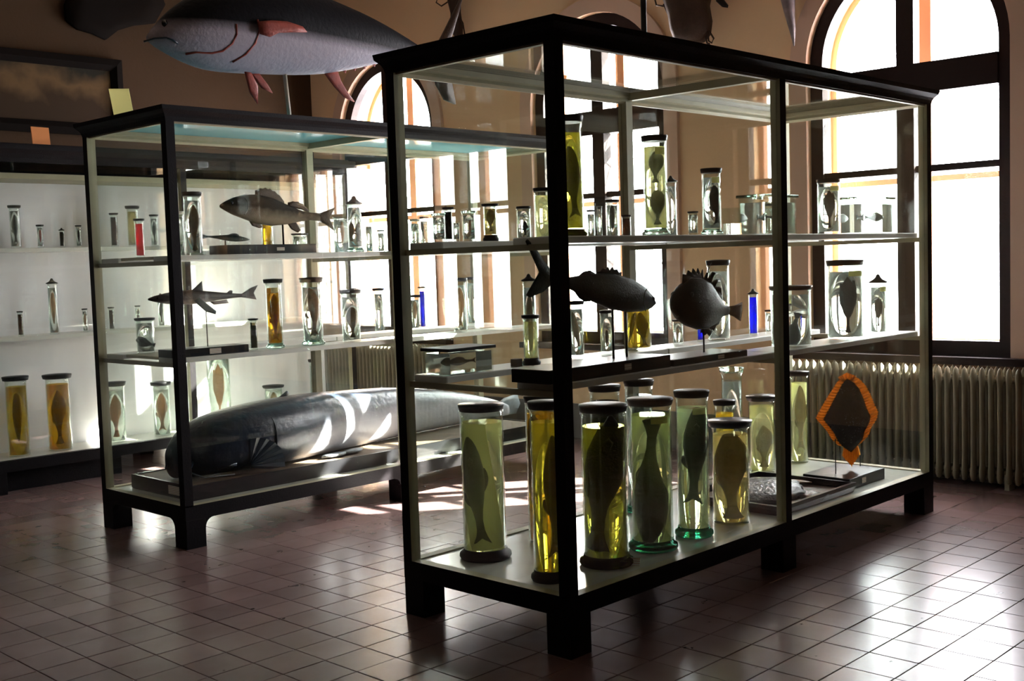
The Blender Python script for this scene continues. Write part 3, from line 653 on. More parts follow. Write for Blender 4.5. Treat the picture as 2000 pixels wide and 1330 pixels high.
jar(1248, 690, 590, 50, 'l1b', 'wide clear jar with three brown eels under the mackerel head', 'liq_honey', 'flat', None, lidw=54,
    sp=[D(kind='eel', len=.8, off=-.45, zc=.42, m='sp_brown', tilt=-.2, label='left brown eel in the wide jar under the mackerel head'), D(kind='trout', len=.8, off=.25, zc=.42, m='sp_brown', tilt=.12, label='right brown fish in the wide jar under the mackerel head')])
jar(1325, 679, 624, 20, 'l1b', 'small lidded jar under the mouth of the spiny scorpion fish', 'liq_clear', 'flat', None, lidw=24,
    sp=[D(kind='eel', len=.6, off=0, zc=.4, m='sp_peach', label='tiny peach specimen in the jar under the scorpion fish mouth')])
jar(1369, 671, 622, 14, 'l1b', 'small blue vial next to the rod of the scorpion fish', 'liq_blue', 'flat', None, lidw=16)
jar(1405, 668, 508, 42, 'l1b', 'tall milky jar behind the tail of the scorpion fish', 'liq_clear', 'flat', None, lidw=47,
    sp=[D(kind='eel', len=.75, off=0, zc=.45, m='plinth_white', label='white specimen in the tall milky jar behind the scorpion fish')])
jar(1472, 657, 570, 17, 'l1b', 'deep blue bottle with pointed black stopper', 'liq_blue', 'cone', None, lidw=22)
jar(1502, 652, 605, 13, 'l1b', 'tiny blue-topped vial left of the middle post', 'liq_clear', 'flat', None, lidw=16)
jar(1546, 690, 558, 76, 'l1f', 'broad clear jar with bluish fish straddling the middle post', 'liq_clear', 'flat', None, lidw=84,
    sp=[D(kind='fat', len=.62, off=.1, zc=.33, m='sp_grey', up=False, tilt=.25, label='bluish grey fish in the broad jar at the middle post')])
jar(1652, 662, 508, 68, 'l1f', 'tall clear jar with large dark flatfish in front of the window', 'liq_clear', 'flat', None, lidw=72, tagc='card',
    sp=[D(kind='flat', len=.76, off=.1, zc=.45, m='sp_dark', up=True, label='large dark flatfish in the tall window jar')])
jar(1716, 661, 545, 32, 'l1f', 'slim jar with pointed stopper and small flatfish near the far post', 'liq_clear', 'cone', None, lidw=36, tagc='card',
    sp=[D(kind='flat', len=.6, off=0, zc=.42, m='sp_brown', up=True, label='small flatfish in the slim pointed stopper jar')])
# ---------------- upper shelf of the front case
U = 'u1f'; V = 'u1b'
jar(812, 483, 428, 18, 'u2f', 'small clear pale-lidded jar on catfish case top shelf seen through front case', 'liq_clear', 'flat', None, lidmat='lid_white')
jar(830, 483, 423, 16, 'u2f', 'clear dark-lidded jar on catfish case top shelf just inside front case left post', 'liq_clear', 'flat', None, sp=[D(kind='eel', len=.8, off=0, zc=.5, m='sp_dark', tilt=.15, label='thin dark specimen in the clear jar just inside the front case left post')])
jar(858, 470, 417, 26, V, 'squat clear jar left of the black vial on top shelf', 'liq_clear', 'flat', None, lidmat='foot_clear')
jar(877, 470, 405, 15, V, 'black vial on the top shelf of the front case', 'liq_black', 'flat', None, lidw=24)
jar(892, 470, 430, 12, V, 'thin clear vial just right of the black vial', 'liq_clear', None, None)
jar(917, 470, 412, 26, V, 'clear jar with pinkish specimen between black vial and brown jar', 'liq_clear', 'flat', None, lidmat='foot_clear', sp=[D(kind='eel', len=.7, off=.1, zc=.4, m='sp_peach', label='pinkish specimen in the clear jar left of the brown jar')])
jar(959, 470, 398, 26, V, 'brown jar on flared black foot on the top shelf', 'liq_tan', 'flat', 'black', lidw=34, sp=[D(kind='fat', len=.8, off=0, zc=.5, m='sp_brown', label='brown mass in the black footed jar on top shelf')])
jar(1024, 463, 403, 28, V, 'short black-lidded jar with tiny fish left of corner post', 'liq_clear', 'flat', None, lidw=30, sp=[D(kind='trout', len=.5, off=.1, zc=.35, m='sp_dark', label='tiny dark fish in short jar left of corner post')])
jar(1062, 458, 367, 34, V, 'greenish jar half behind the corner post on the top shelf', 'liq_pale', 'flat', None, lidw=38)
jar(1116, 458, 226, 52, U, 'very tall yellow-green jar with wide black lid on top shelf', 'liq_olive', 'flat', 'olive', lidw=58, fill=.9,
    sp=[D(kind='trout', len=.72, off=.15, zc=.45, m='sp_dark', tilt=.06, label='dark oval fish in the very tall yellow-green jar')])
jar(1155, 456, 410, 15, V, 'tiny blue-lidded jar right of the very tall yellow jar', 'liq_clear', 'flat', None)
jar(1172, 456, 400, 10, V, 'thin glass tube between two jars before the middle window', 'liq_clear', None, None)
jar(1197, 456, 390, 24, V, 'clear jar with dark tubular specimen before the middle window', 'liq_clear', 'flat', None, lidw=28, sp=[D(kind='eel', len=.9, off=0, zc=.5, m='sp_dark', label='dark tubular specimen before the middle window')])
jar(1224, 457, 420, 18, V, 'small stubby jar with black contents before the back middle post', 'liq_dark', 'flat', None, lidw=20)
jar(1282, 458, 265, 46, U, 'tall jar with two dark gobies one above the other', 'liq_pale', 'flat', 'clear', lidw=52, fill=.94, tagc='card',
    sp=[D(kind='fat', len=.40, off=.1, zc=.25, m='sp_dark', up=True, label='lower dark goby in the two-fish jar'), D(kind='fat', len=.36, off=.05, zc=.72, m='sp_dark', up=True, tilt=-.05, label='upper dark goby in the two-fish jar')])
jar(1312, 456, 350, 22, V, 'clear jar with sloping black lid right behind the two-goby jar', 'liq_clear', 'cone', None, lidw=26)
jar(1354, 456, 413, 18, U, 'small clear jar with black lid left of the slender fish jar', 'liq_clear', 'flat', None, lidw=22)
jar(1391, 455, 329, 36, U, 'clear jar with one slender dark fish on top shelf', 'liq_clear', 'flat', 'clear', lidw=42, tagc='card',
    sp=[D(kind='trout', len=.74, off=.35, zc=.42, m='sp_dark', up=True, tilt=.06, label='slender dark fish in the top shelf jar')])
jar(1481, 456, 399, 20, V, 'clear jar with brown base left of the rectangular tank', 'liq_clear', 'flat', None, lidw=24, sp=[D(kind='eel', len=.6, off=-.2, zc=.35, m='sp_brown', label='brown specimen in the jar left of the rectangular tank')])
jar(1619, 457, 350, 42, U, 'clear jar with brown flatfish on top shelf before the right window', 'liq_clear', 'flat', None, lidw=46, tagc='card',
    sp=[D(kind='flat', len=.76, off=.05, zc=.47, m='sp_brown', up=True, label='brown flatfish in the top shelf jar before the window')])
# ---------------- catfish case
jar(280, 505, 427, 17, 'u2f', 'bright red jar with black stopper near the left end', 'liq_red', 'flat', None, lidw=22, Y=.16)
jar(380, 493, 375, 33, 'u2f', 'tall jar with brown fish, first right of the near post', 'liq_clear', 'flat', None, lidw=38, tagc=None,
    sp=[D(kind='perch', len=.82, off=.1, zc=.45, m='sp_brown', up=True, label='brown fish hanging head up in the jar beside the near post')])
jar(352, 490, 413, 20, 'u2b', 'clear jar squeezed behind the near post of the catfish case', 'liq_clear', 'flat', None, lidmat='lid_white')
jar(523, 476, 412, 22, 'u2b', 'amber glass cylinder under the perch model', 'liq_amber', None, None)
jar(586, 476, 456, 28, 'u2b', 'low wide dish with black lid behind the perch tail', 'liq_clear', 'flat', None, lidw=34)
jar(670, 488, 418, 34, 'u2b', 'wide clear jar with stringy specimens left of the pointed stopper jar', 'liq_clear', None, None, sp=[D(kind='eel', len=.7, off=0, zc=.5, m='sp_peach', label='stringy pinkish specimen in the wide clear jar')])
jar(695, 489, 392, 28, 'u2f', 'jar with pointed brown stopper holding two small fishes', 'liq_clear', 'cone', 'clear', lidw=34, lidmat='lid_brown',
    sp=[D(kind='trout', len=.48, off=-.4, zc=.36, m='sp_brown', up=True, label='left small fish of the pair in the pointed jar'), D(kind='trout', len=.48, off=.4, zc=.36, m='sp_brown', up=True, label='right small fish of the pair in the pointed jar')])
jar(722, 486, 435, 14, 'u2b', 'slim purple tinted vial right of the two-fish pointed jar', 'liq_clear', None, None)
jar(745, 486, 449, 14, 'u2b', 'small vial with flared lid by the end of the shelf', 'liq_clear', 'flat', None)
jar(281, 678, 621, 34, 'l2f', 'wide jar with dark fish lying at its bottom, left end', 'liq_clear', 'flat', None, lidw=40,
    sp=[D(kind='fat', len=.7, off=.1, zc=.3, m='sp_dark', up=True, tilt=1.25, label='dark fish lying in the wide jar at the left end')], Y=.17)
jar(496, 664, 622, 14, 'l2f', 'small black vial with white label beside the shark tail', 'liq_black', 'flat', None, lidw=20, tagc='card')
jar(538, 664, 545, 30, 'l2f', 'dark amber jar with glowing yellow fish', 'liq_amber', 'flat', 'clear', lidw=38, tagc='card',
    sp=[D(kind='trout', len=.82, off=.05, zc=.42, m='sp_yellow', up=True, label='yellow fish in the dark amber jar')])
jar(612, 660, 542, 38, 'l2f', 'clear jar with curved brown fish right of the amber jar', 'liq_clear', 'flat', 'clear', lidw=46,
    sp=[D(kind='trout', len=.86, off=0, zc=.48, m='sp_brown', up=True, tilt=.06, bend=.05, label='curved brown fish right of the amber jar')])
jar(687, 652, 566, 36, 'l2f', 'shorter jar with round brown fish on the catfish case shelf', 'liq_clear', 'flat', None, lidw=42,
    sp=[D(kind='fat', len=.66, off=.1, zc=.38, m='sp_brown', up=True, label='round brown fish in the shorter jar')])
jar(742, 648, 563, 18, 'l2b', 'thin clear jar with blue rim beside the front case corner', 'liq_clear', 'flat', None, lidw=24)
jar(812, 643, 576, 20, 'l2b', 'clear jar with peach specimen seen through the front case', 'liq_clear', 'flat', None, sp=[D(kind='eel', len=.75, off=0, zc=.5, m='sp_peach', label='peach specimen left of the blue vial')])
jar(827, 643, 560, 11, 'l2b', 'thin blue vial seen through the front case', 'liq_blue', 'flat', None, lidw=17)
jar(900, 640, 543, 26, 'l2f', 'tall jar with long peach fish seen through the front case', 'liq_clear', 'flat', None, lidw=32, lidmat='lid_grey', sp=[D(kind='trout', len=.85, off=0, zc=.45, m='sp_peach', label='long peach fish seen through the front case')])
jar(924, 638, 541, 20, 'l2b', 'slim clear jar right of the long peach fish', 'liq_clear', 'flat', None, lidw=24, lidmat='lid_grey')
# ---------------- left cabinet
c_ = [
 (33, 478, 401, 20, 'uc', 'pale jar with grey fish, leftmost on the cabinet top shelf', 'liq_clear', 'flat', 'sp_grey', 'trout'),
 (81, 477, 439, 12, 'uc', 'small jar with reddish specimen on the cabinet top shelf', 'liq_clear', 'flat', 'sp_red', 'eel'),
 (123, 476, 448, 9, 'uc', 'tiny dark vial with pointed cap on the cabinet top shelf', 'liq_black', 'cone', None, None),
 (156, 476, 440, 10, 'uc', 'small jar with bluish-black specimen by the catfish case post', 'liq_clear', 'flat', 'sp_dark', 'eel'),
 (226, 475, 416, 14, 'uc', 'dark banded jar behind the left end of the catfish case', 'liq_dark', 'flat', None, None),
 (263, 474, 402, 22, 'uc', 'olive jar directly behind the red jar', 'liq_tan', 'flat', None, None),
 (304, 474, 419, 14, 'uc', 'clear jar with small fish right of the red jar', 'liq_clear', 'flat', 'sp_grey', 'perch'),
 (32, 645, 608, 10, 'lc', 'small dark jar, leftmost on the cabinet middle shelf', 'liq_dark', 'flat', None, None),
 (98, 642, 550, 18, 'lc', 'jar with pointed black stopper on the cabinet middle shelf', 'liq_clear', 'cone', 'sp_peach', 'eel'),
 (159, 638, 603, 9, 'lc', 'small jar with orange specimen on the cabinet middle shelf', 'liq_clear', 'flat', 'sp_peach', 'eel'),
 (211, 636, 600, 10, 'lc', 'small grey jar behind the left shelf end of catfish case', 'liq_dark', 'flat', None, None),
 (263, 634, 597, 9, 'lc', 'small clear jar above the wide jar with lying fish', 'liq_clear', 'flat', 'sp_dark', 'eel'),
 (309, 631, 577, 12, 'lc', 'jar with dark pointed cap and tan specimen near the near post', 'liq_clear', 'cone', 'sp_brown', 'trout'),
 (15, 893, 736, 40, 'dc', 'amber jar with long eel at the left edge of the photo', 'liq_honey', 'flat', 'sp_brown', 'eel'),
 (97, 883, 732, 44, 'dc', 'amber jar with large golden fish on the cabinet floor', 'liq_amber', 'flat', 'sp_brown', 'perch'),
 (209, 866, 747, 36, 'dc', 'clear jar with orange specimen behind the catfish case left post', 'liq_clear', 'flat', 'sp_peach', 'perch'),
 (300, 857, 746, 32, 'dc', 'clear jar with slender pale fish on the cabinet floor', 'liq_clear', 'flat', 'sp_peach', 'trout'),
 (415, 845, 680, 44, 'dc', 'large clear jar with peach flatfish on the cabinet floor', 'liq_clear', None, 'sp_peach', 'flat'),
 (522, 835, 753, 34, 'dc', 'clear jar with black lid behind the catfish fin', 'liq_clear', 'flat', 'sp_pale', 'trout'),
 (605, 825, 702, 20, 'dc', 'slim clear jar at the far right of the cabinet floor', 'liq_clear', 'flat', None, None)]
for px, yb, yt, wp, lc, lb, lq, ld, sm_, sk in c_:
    sp = [D(kind=sk, len=.78, off=0, zc=.45, m=sm_, label='specimen floating in the '+' '.join(lb.split()[:9]))] if sk else None
    jar(px, yb, yt, wp, lc, lb, lq, ld, None, lidw=wp*1.25, sp=sp)

# ---------------- square tanks
def tank(pxa, pxb, yb, yt, X, z, depth_, label, lid, fish, fl, flabel, up=None):
    A = at(pxa, yb, 'X', X); B = at(pxb, yb, 'X', X); ym = (A.y+B.y)/2; ln = abs(B.y-A.y)/2; P = Vector((X-depth_/2, ym, z)); H = zof(P, (pxa+pxb)/2, yt)-z
    e = empty('specimen_tank', P, label, 'tank'); t = .004; a = depth_/2
    MB().ring(-a+t, -ln+t, a-t, ln-t, [(0, 0), (t, 0), (t, H-.01), (0, H-.01)]).build('glass', 'tank_glass', e)
    MB().box(-a+t, -ln+t, 0, a-t, ln-t, t).build('glass_bottom', 'tank_glass', e)
    MB().box(-a+t*1.5, -ln+t*1.5, t*1.2, a-t*1.5, ln-t*1.5, H*.82).build('liquid', 'liq_clear', e)
    if lid: MB().bbox(-a-.008, -ln-.012, H-.0095, a+.008, ln+.012, H+.004, .002).build('lid', lid, e)
    L = ln*1.3; ax = Vector((0, -1 if up else 1, 0))
    M = frame3(P+Vector((0, -ax.y*L*.55, H*.45)), ax, UPZ.cross(ax), UPZ); f = empty('preserved_fish', M, flabel, 'fish')
    mb = MB(); body(mb, fish, L*.86); mb.build('body', fl, f); mb = MB(); tail(mb, L*.86, .075*L, .3); mb.build('tail_fin', fl, f)
    mb = MB(); dors(mb, L*.86, .3, .7, .11, .07, .05); mb.build('dorsal_fin', fl, f)
tank(880, 965, 738, 677, -.71, 1.071, .17, 'rectangular glass tank with black lid on the lower shelf', 'lid_black', 'perch', 'sp_brown', 'brown fish with orange tail in the rectangular black-lidded tank')
tank(1495, 1556, 456, 382, -.10, 1.646, .15, 'rectangular glass tank at the middle post of the top shelf', 'foot_clear', 'perch', 'sp_grey', 'grey fish in the tank at the middle post', up=True)
tank(1688, 1746, 455, 386, -.10, 1.646, .15, 'square glass tank before the right window on top shelf', 'foot_clear', 'perch', 'sp_grey', 'grey fish in the tank before the right window', up=True)
def beaker():
    P = at(1430, 455, 'X', -.2); P = Vector((-.2, P.y, 1.646)); e = empty('glass_beaker', P, 'open square glass beaker half full of clear liquid right of the slender fish jar', 'beaker'); a = .032
    MB().ring(-a, -a, a, a, [(0, 0), (.003, 0), (.003, .13), (0, .13)]).build('glass', 'tank_glass', e); MB().box(-a, -a, .002, a, a, .055).build('liquid', 'liq_clear', e)
beaker()

# ================================================================== MOUNTED FISH MODELS
def plinth(e, Mi, x0, y0, x1, y1, z0, z1, m_='plinth_black'):   # world box, parented to e
    cx, cy_ = (x0+x1)/2, (y0+y1)/2
    o = MB().bbox(x0-cx, y0-cy_, 0, x1-cx, y1-cy_, z1-z0, .003).build('plinth', m_, e); o.matrix_parent_inverse = Mi; o.location = (cx, cy_, z0); return o
def wpart(mb, name, m_, e, Mi):      # mesh given in world coordinates
    o = mb.build(name, m_, e); o.matrix_parent_inverse = Mi; return o
def eye(e, x, y, z, r):
    for s in (-1, 1): MB().lathe([(.0005, -r*.5), (r*.8, -r*.3), (r, 0), (r*.8, r*.3), (.0005, r*.5)], 10).xf(Matrix.Translation((x, s*y, z)) @ Matrix.Rotation(PI/2, 4, 'X')).build('eye', 'grey_eye', e)
def lab(e, Mi, x, y, z, w=.05, h=.022):
    MBo = MB().box(-.0008, -w/2, -h/2, .0008, w/2, h/2).build('label', 'paper_print', e); MBo.matrix_parent_inverse = Mi; MBo.location = (x+.001, y, z)

def model(name, label, nose, tl, prof, m_, X, cat='fish'):
    """fish along Y in plane X; nose and tail-root given as pixels"""
    A = at(*nose, 'X', X); B = at(*tl, 'X', X); ax = (B-A).normalized(); L = (B-A).length
    zz = (UPZ-ax*UPZ.dot(ax)).normalized(); M = frame3(A, ax, zz.cross(ax), zz)
    e = empty(name, M, label, cat); mb = MB(); body(mb, prof, L, n=20); mb.build('body', m_, e); bpy.context.view_layer.update()
    return e, L, M.inverted(), M
# perch (zander) on the top shelf of the catfish case
e, L, Mi, M = model('mounted_perch', 'large brown pikeperch model on a rod and black plinth, top shelf of the catfish case', (430, 402), (625, 424), 'perch', 'perch_skin', -3.02)
mb = MB(); dors(mb, L, .33, .62, .115, .08, .095, .008, .12, n=12); mb.build('dorsal_fin', 'brown_fin', e)
mb = MB(); dors(mb, L, .66, .88, .065, .035, .06, .008, .1, n=9); mb.build('dorsal_fin', 'brown_fin', e)
mb = MB(); tail(mb, L, .10*L, .3); mb.build('tail_fin', 'brown_fin', e)
mb = MB(); mb.plate([(.66*L, -.085*L), (.74*L, -.06*L), (.80*L, -.13*L), (.77*L, -.155*L), (.70*L, -.13*L)], .008*L); mb.build('anal_fin', 'brown_fin', e)
mb = MB(); mb.plate([(.28*L, -.10*L), (.36*L, -.10*L), (.42*L, -.135*L), (.38*L, -.15*L), (.31*L, -.135*L)], .008*L); mb.build('pelvic_fin', 'brown_fin', e)
for s in (-1, 1):
    mb = MB(); R = .07*L; mb.tube([(.17*L+R*math.cos(a)*.7, s*.072*L, .01*L+R*math.sin(a)) for a in [(-1.3+2.6*k/8) for k in range(9)]], .004*L, 6); mb.build('gill_cover', 'perch_skin', e)
eye(e, .085*L, .044*L, .03*L, .014*L)
Q = at(552, 438, 'X', -3.02); wpart(MB().tube([(-3.02, Q.y, 1.69), (-3.02, Q.y, Q.z+.02)], .006), 'rod', 'rod_metal', e, Mi)
ya, yb_ = at(443, 485, 'X', -2.93).y, at(618, 485, 'X', -2.93).y
plinth(e, Mi, -3.12, ya, -2.93, yb_, 1.646, 1.70); lab(e, Mi, -2.929, at(548, 485, 'X', -2.93).y, 1.672, .055, .02)
# second dark fish + its white block
e, L, Mi, M = model('mounted_fish', 'small dark fish facing right on a white block below the pikeperch', (487, 468), (402, 462), 'shark', 'mackerel_skin', -3.60)
mb = MB(); tail(mb, L, .08*L); mb.build('tail_fin', 'sp_dark', e); mb = MB(); dors(mb, L, .25, .5, .06, .05, .05); mb.build('dorsal_fin', 'sp_dark', e); eye(e, .08*L, .036*L, .01*L, .012*L)
ya, yb_ = at(396, 485, 'X', -3.55).y, at(446, 485, 'X', -3.55).y
plinth(e, Mi, -3.70, ya, -3.52, yb_+.1, 1.646, 1.68, 'plinth_white'); Q = at(440, 470, 'X', -3.60); wpart(MB().tube([(-3.6, Q.y, 1.68), (-3.6, Q.y, Q.z)], .005), 'rod', 'rod_metal', e, Mi)
# shark
e, L, Mi, M = model('mounted_shark', 'small brown dogfish shark model on a thin rod and black plinth', (290, 585), (478, 577), 'shark', 'shark_skin', -3.02)
mb = MB(); mb.plate([(.42*L, .055*L), (.50*L, .115*L), (.545*L, .15*L), (.55*L, .06*L)], .010*L); mb.build('dorsal_fin', 'shark_skin', e)
mb = MB(); mb.plate([(.80*L, .03*L), (.84*L, .055*L), (.87*L, .05*L), (.86*L, .02*L)], .006*L); mb.build('dorsal_fin', 'shark_skin', e)
mb = MB(); mb.plate([(.97*L, .018*L), (1.07*L, .07*L), (1.15*L, .095*L), (1.10*L, .02*L), (1.13*L, -.045*L), (1.05*L, -.03*L), (.97*L, -.018*L)], .008*L); mb.build('tail_fin', 'shark_skin', e)
mb = MB(); mb.plate([(0, 0), (.05*L, .03*L), (.20*L, -.10*L), (.19*L, -.13*L), (.10*L, -.10*L)], .008*L); mb.xf(Matrix.Translation((.42*L, -.06*L, -.03*L)) @ Matrix.Rotation(-.3, 4, 'Z')); mb.build('pectoral_fin', 'sp_grey', e)
mb = MB(); mb.plate([(.62*L, -.045*L), (.80*L, -.03*L), (.82*L, -.065*L), (.66*L, -.075*L)], .006*L); mb.build('anal_fin', 'shark_skin', e)
Q = at(402, 600, 'X', -3.02); wpart(MB().tube([(-3.02, Q.y, 1.11), (-3.02, Q.y, Q.z+.02)], .003), 'rod', 'rod_metal', e, Mi); eye(e, .07*L, .035*L, .01*L, .01*L)
ya, yb_ = at(338, 675, 'X', -2.93).y, at(486, 672, 'X', -2.93).y
plinth(e, Mi, -3.10, ya, -2.93, yb_, 1.071, 1.115); lab(e, Mi, -2.929, at(420, 673, 'X', -2.93).y, 1.093, .075, .03)
# mackerel / tunny in the front case: nose right, tail left
e, L, Mi, M = model('mounted_mackerel', 'large dark mackerel model with forked tail on two rods over a black plinth', (1279, 592), (1085, 546), 'mackerel', 'mackerel_skin', -.19)
mb = MB(); mb.plate([(.98*L, .02*L), (1.05*L, .045*L), (1.13*L, .10*L), (1.21*L, .16*L), (1.28*L, .195*L), (1.29*L, .18*L), (1.20*L, .09*L), (1.13*L, .0), (1.17*L, -.07*L), (1.24*L, -.13*L), (1.21*L, -.14*L), (1.10*L, -.09*L), (1.04*L, -.04*L), (.98*L, -.02*L)], .012*L); mb.build('tail_fin', 'mackerel_skin', e)
mb = MB(); dors(mb, L, .38, .62, .12, .10, .05, .008, .5, n=10); mb.build('dorsal_fin', 'sp_dark', e)
mb = MB(); dors(mb, L, .64, .80, .075, .04, .045, .008, .1, n=6); mb.build('dorsal_fin', 'sp_dark', e)
mb = MB(); dors(mb, L, .66, .82, -.065, -.035, -.04, .008, .1, n=6); mb.build('anal_fin', 'sp_dark', e)
for s in (-1, 1):
    mb = MB(); R = .08*L; mb.tube([(.16*L+R*math.cos(a)*.6, s*.066*L, R*math.sin(a)) for a in [(-1.3+2.6*k/8) for k in range(9)]], .004*L, 6); mb.build('gill_cover', 'mackerel_skin', e)
eye(e, .075*L, .042*L, .02*L, .016*L)
for px in (1196, 1222):
    Q = at(px, 600, 'X', -.19); wpart(MB().tube([(-.19, Q.y, 1.12), (-.19, Q.y, Q.z+.03)], .005), 'rod', 'rod_metal', e, Mi)
ya, yb_ = at(1072, 720, 'X', -.08).y, at(1310, 700, 'X', -.08).y
plinth(e, Mi, -.285, ya, -.08, yb_, 1.071, 1.125); lab(e, Mi, -.079, at(1226, 715, 'X', -.08).y, 1.098, .045, .026)
# scorpion fish: nose left, low mouth, spines
sc = [(0, .03, .05, .04), (.04, .13, .12, .09), (.12, .20, .18, .13), (.26, .27, .23, .15), (.42, .29, .25, .15), (.58, .26, .23, .12), (.74, .15, .17, .08), (.88, .06, .08, .04), (1, .045, .045, .012)]
e, L, Mi, M = model('mounted_scorpionfish', 'dark round scorpion fish model with ragged spines on a rod', (1317, 590), (1424, 606), sc, 'sp_dark', -.19)
mb = MB(); dors(mb, L, .12, .84, .18, .10, .24, .015, .5, n=17); mb.build('dorsal_fin', 'sp_dark', e)
mb = MB(); dors(mb, L, .5, .85, -.22, -.09, -.12, .015, .35, n=9); mb.build('anal_fin', 'sp_dark', e)
mb = MB(); mb.plate([(.97*L, .04*L), (1.1*L, .06*L), (1.24*L, .11*L), (1.25*L, 0), (1.23*L, -.10*L), (1.1*L, -.06*L), (.97*L, -.04*L)], .02*L); mb.build('tail_fin', 'sp_brown', e)
mb = MB(); mb.tube([(.55*L, 0, .28*L), (.57*L, 0, .40*L), (.62*L, 0, .47*L)], [.008*L, .006*L, .002*L], 5); mb.tube([(.60*L, 0, .28*L), (.66*L, 0, .36*L), (.74*L, 0, .37*L)], [.03*L, .022*L, .004*L], 6); mb.tube([(.66*L, 0, .24*L), (.73*L, 0, .29*L), (.80*L, 0, .29*L)], [.03*L, .022*L, .004*L], 6); mb.tube([(.72*L, 0, .20*L), (.80*L, 0, .22*L), (.84*L, 0, .15*L)], [.03*L, .022*L, .004*L], 6); mb.build('spines', 'sp_dark', e)
mb = MB(); mb.tube([(-.03*L, 0, -.06*L), (.04*L, 0, -.09*L), (.14*L, 0, -.12*L)], [.02*L, .04*L, .05*L], 8); mb.build('jaw', 'sp_dark', e)
mb = MB(); mb.plate([(.5*L, -.22*L), (.6*L, -.18*L), (.7*L, -.25*L), (.66*L, -.30*L), (.6*L, -.27*L), (.55*L, -.31*L)], .02*L); mb.build('pelvic_fin', 'sp_dark', e)
eye(e, .13*L, .12*L, .09*L, .03*L)
Q = at(1374, 640, 'X', -.19); wpart(MB().tube([(-.19, Q.y, 1.10), (-.19, Q.y, Q.z+.02)], .004), 'rod', 'rod_metal', e, Mi)
ya, yb_ = at(1312, 705, 'X', -.08).y+.012, at(1460, 690, 'X', -.08).y
plinth(e, Mi, -.285, ya, -.08, yb_, 1.071, 1.10); lab(e, Mi, -.079, at(1408, 698, 'X', -.08).y, 1.085, .05, .018)

# small brown block beside the worm jar
P = at(1009, 716, 'X', -.745); tag(MB().bbox(-.02, -.02, 0, .02, .02, .035, .002).build('wooden_block', 'board_brown', None, (-.745, P.y, 1.071)), 'small brown wooden block beside the ivory worm jar', 'block')
# flat slates lying on shelf ends
for px, xx, z, ca, lb in ((225, -3.45, 1.646, -2.93, 'thin dark slate strip on the top shelf left end'), (222, -3.5, 1.071, -2.9, 'thin dark slate strip on the lower shelf left end')):
    pass

# turbot with orange fins on black plinth (front case floor, right)
C0 = at(1655, 822, 'X', -.28); hz = zof(C0, 1655, 728)-zof(C0, 1655, 912); M = frame3(Vector((C0.x, C0.y, zof(C0, 1655, 728))), (.06, 0, -1), (-.82, -.57, 0), (-.57, .82, 0))
ax = Vector((.03, .03, -1)).normalized(); hv = CAMH; hv = (hv-ax*hv.dot(ax)).normalized(); M = frame3(Vector((C0.x, C0.y, zof(C0, 1655, 733))), ax, hv.cross(ax), hv)
e = empty('mounted_turbot', M, 'knobbly dark turbot model with orange fringe fins on a black plinth', 'fish'); Mi = M.inverted(); L = hz*.97
tb = [(.04, .01, .01, .01), (.09, .08, .06, .03), (.16, .13, .10, .045), (.27, .17, .17, .055), (.38, .20, .235, .065), (.46, .235, .285, .065), (.53, .22, .235, .06), (.62, .165, .175, .052), (.71, .135, .14, .04), (.78, .07, .085, .025), (.84, .01, .01, .01)]
mb = MB(); body(mb, tb, L, n=20); mb.build('body', 'turbot_skin', e)
rng = random.Random(5); mb = MB()
for i in range(180):
    t = rng.uniform(.14, .74); k = 0
    while tb[k+1][0] < t: k += 1
    hwid = .85*(tb[k][1]+(tb[k+1][1]-tb[k][1])*(t-tb[k][0])/(tb[k+1][0]-tb[k][0])); s = rng.uniform(-1, 1); a = math.acos(s*.8); wv = .06*L*math.sin(a)*.95*min(1, hwid/.2)
    sd = 1 if i % 2 else -1; c = (t*L, -wv*sd, s*.8*hwid*L); mb.add([(c[0]+dx*.008, c[1]-sd*dy*.008, c[2]+dz*.008) for dx, dy, dz in ((1, 0, 0), (-.5, 0, .9), (-.5, 0, -.9), (0, 1.2, 0))], [(0, 1, 3), (1, 2, 3), (2, 0, 3), (0, 2, 1)], 0, True)
tag(mb.build('knobs', 'horn', e), kind='stuff')
def fringe(pts_in, pts_out, name):
    mb = MB(); n = len(pts_in); v = []; f = []
    for i in range(n):
        z = (.004 if i % 2 else -.004); (a, b), (c, d) = pts_in[i], pts_out[i]; k = .94 if i % 2 else 1.03
        c, d = a+(c-a)*k, b+(d-b)*k
        v += [(a*L, z-.003, b*L), (c*L, z*.5-.0015, d*L), (a*L, z+.003, b*L), (c*L, z*.5+.0015, d*L)]
    for i in range(n-1): q = i*4; f += [(q, q+1, q+5, q+4), (q+2, q+6, q+7, q+3), (q+1, q+3, q+7, q+5)]
    mb.add(v, f); mb.build(name, 'orange_fin', e)
def hw(t, side):
    k = 0
    while k < len(tb)-2 and tb[k+1][0] < t: k += 1
    return (tb[k][side]+(tb[k+1][side]-tb[k][side])*(t-tb[k][0])/(tb[k+1][0]-tb[k][0]))
ts = [.05+.73*i/50 for i in range(51)]
fringe([(t, hw(t, 1)*.85) for t in ts], [(t-.035, hw(t, 1)+.055+.03*math.sin(PI*(t-.05)/.73)) for t in ts], 'dorsal_fin')
fringe([(t, -hw(t, 2)*.85) for t in ts], [(t-.02, -hw(t, 2)-.05-.03*math.sin(PI*(t-.05)/.73)) for t in ts], 'anal_fin')
fringe([(.06+.0005*i, -.06+.12*i/16) for i in range(17)], [(-.03+.09*abs(i/16-.5), -.10+.20*i/16) for i in range(17)], 'head_fringe')
fringe([(.78, -.08+.16*i/20) for i in range(21)], [(1.0-.25*abs(i/20-.5), -.10+.20*i/20) for i in range(21)], 'tail_fin')
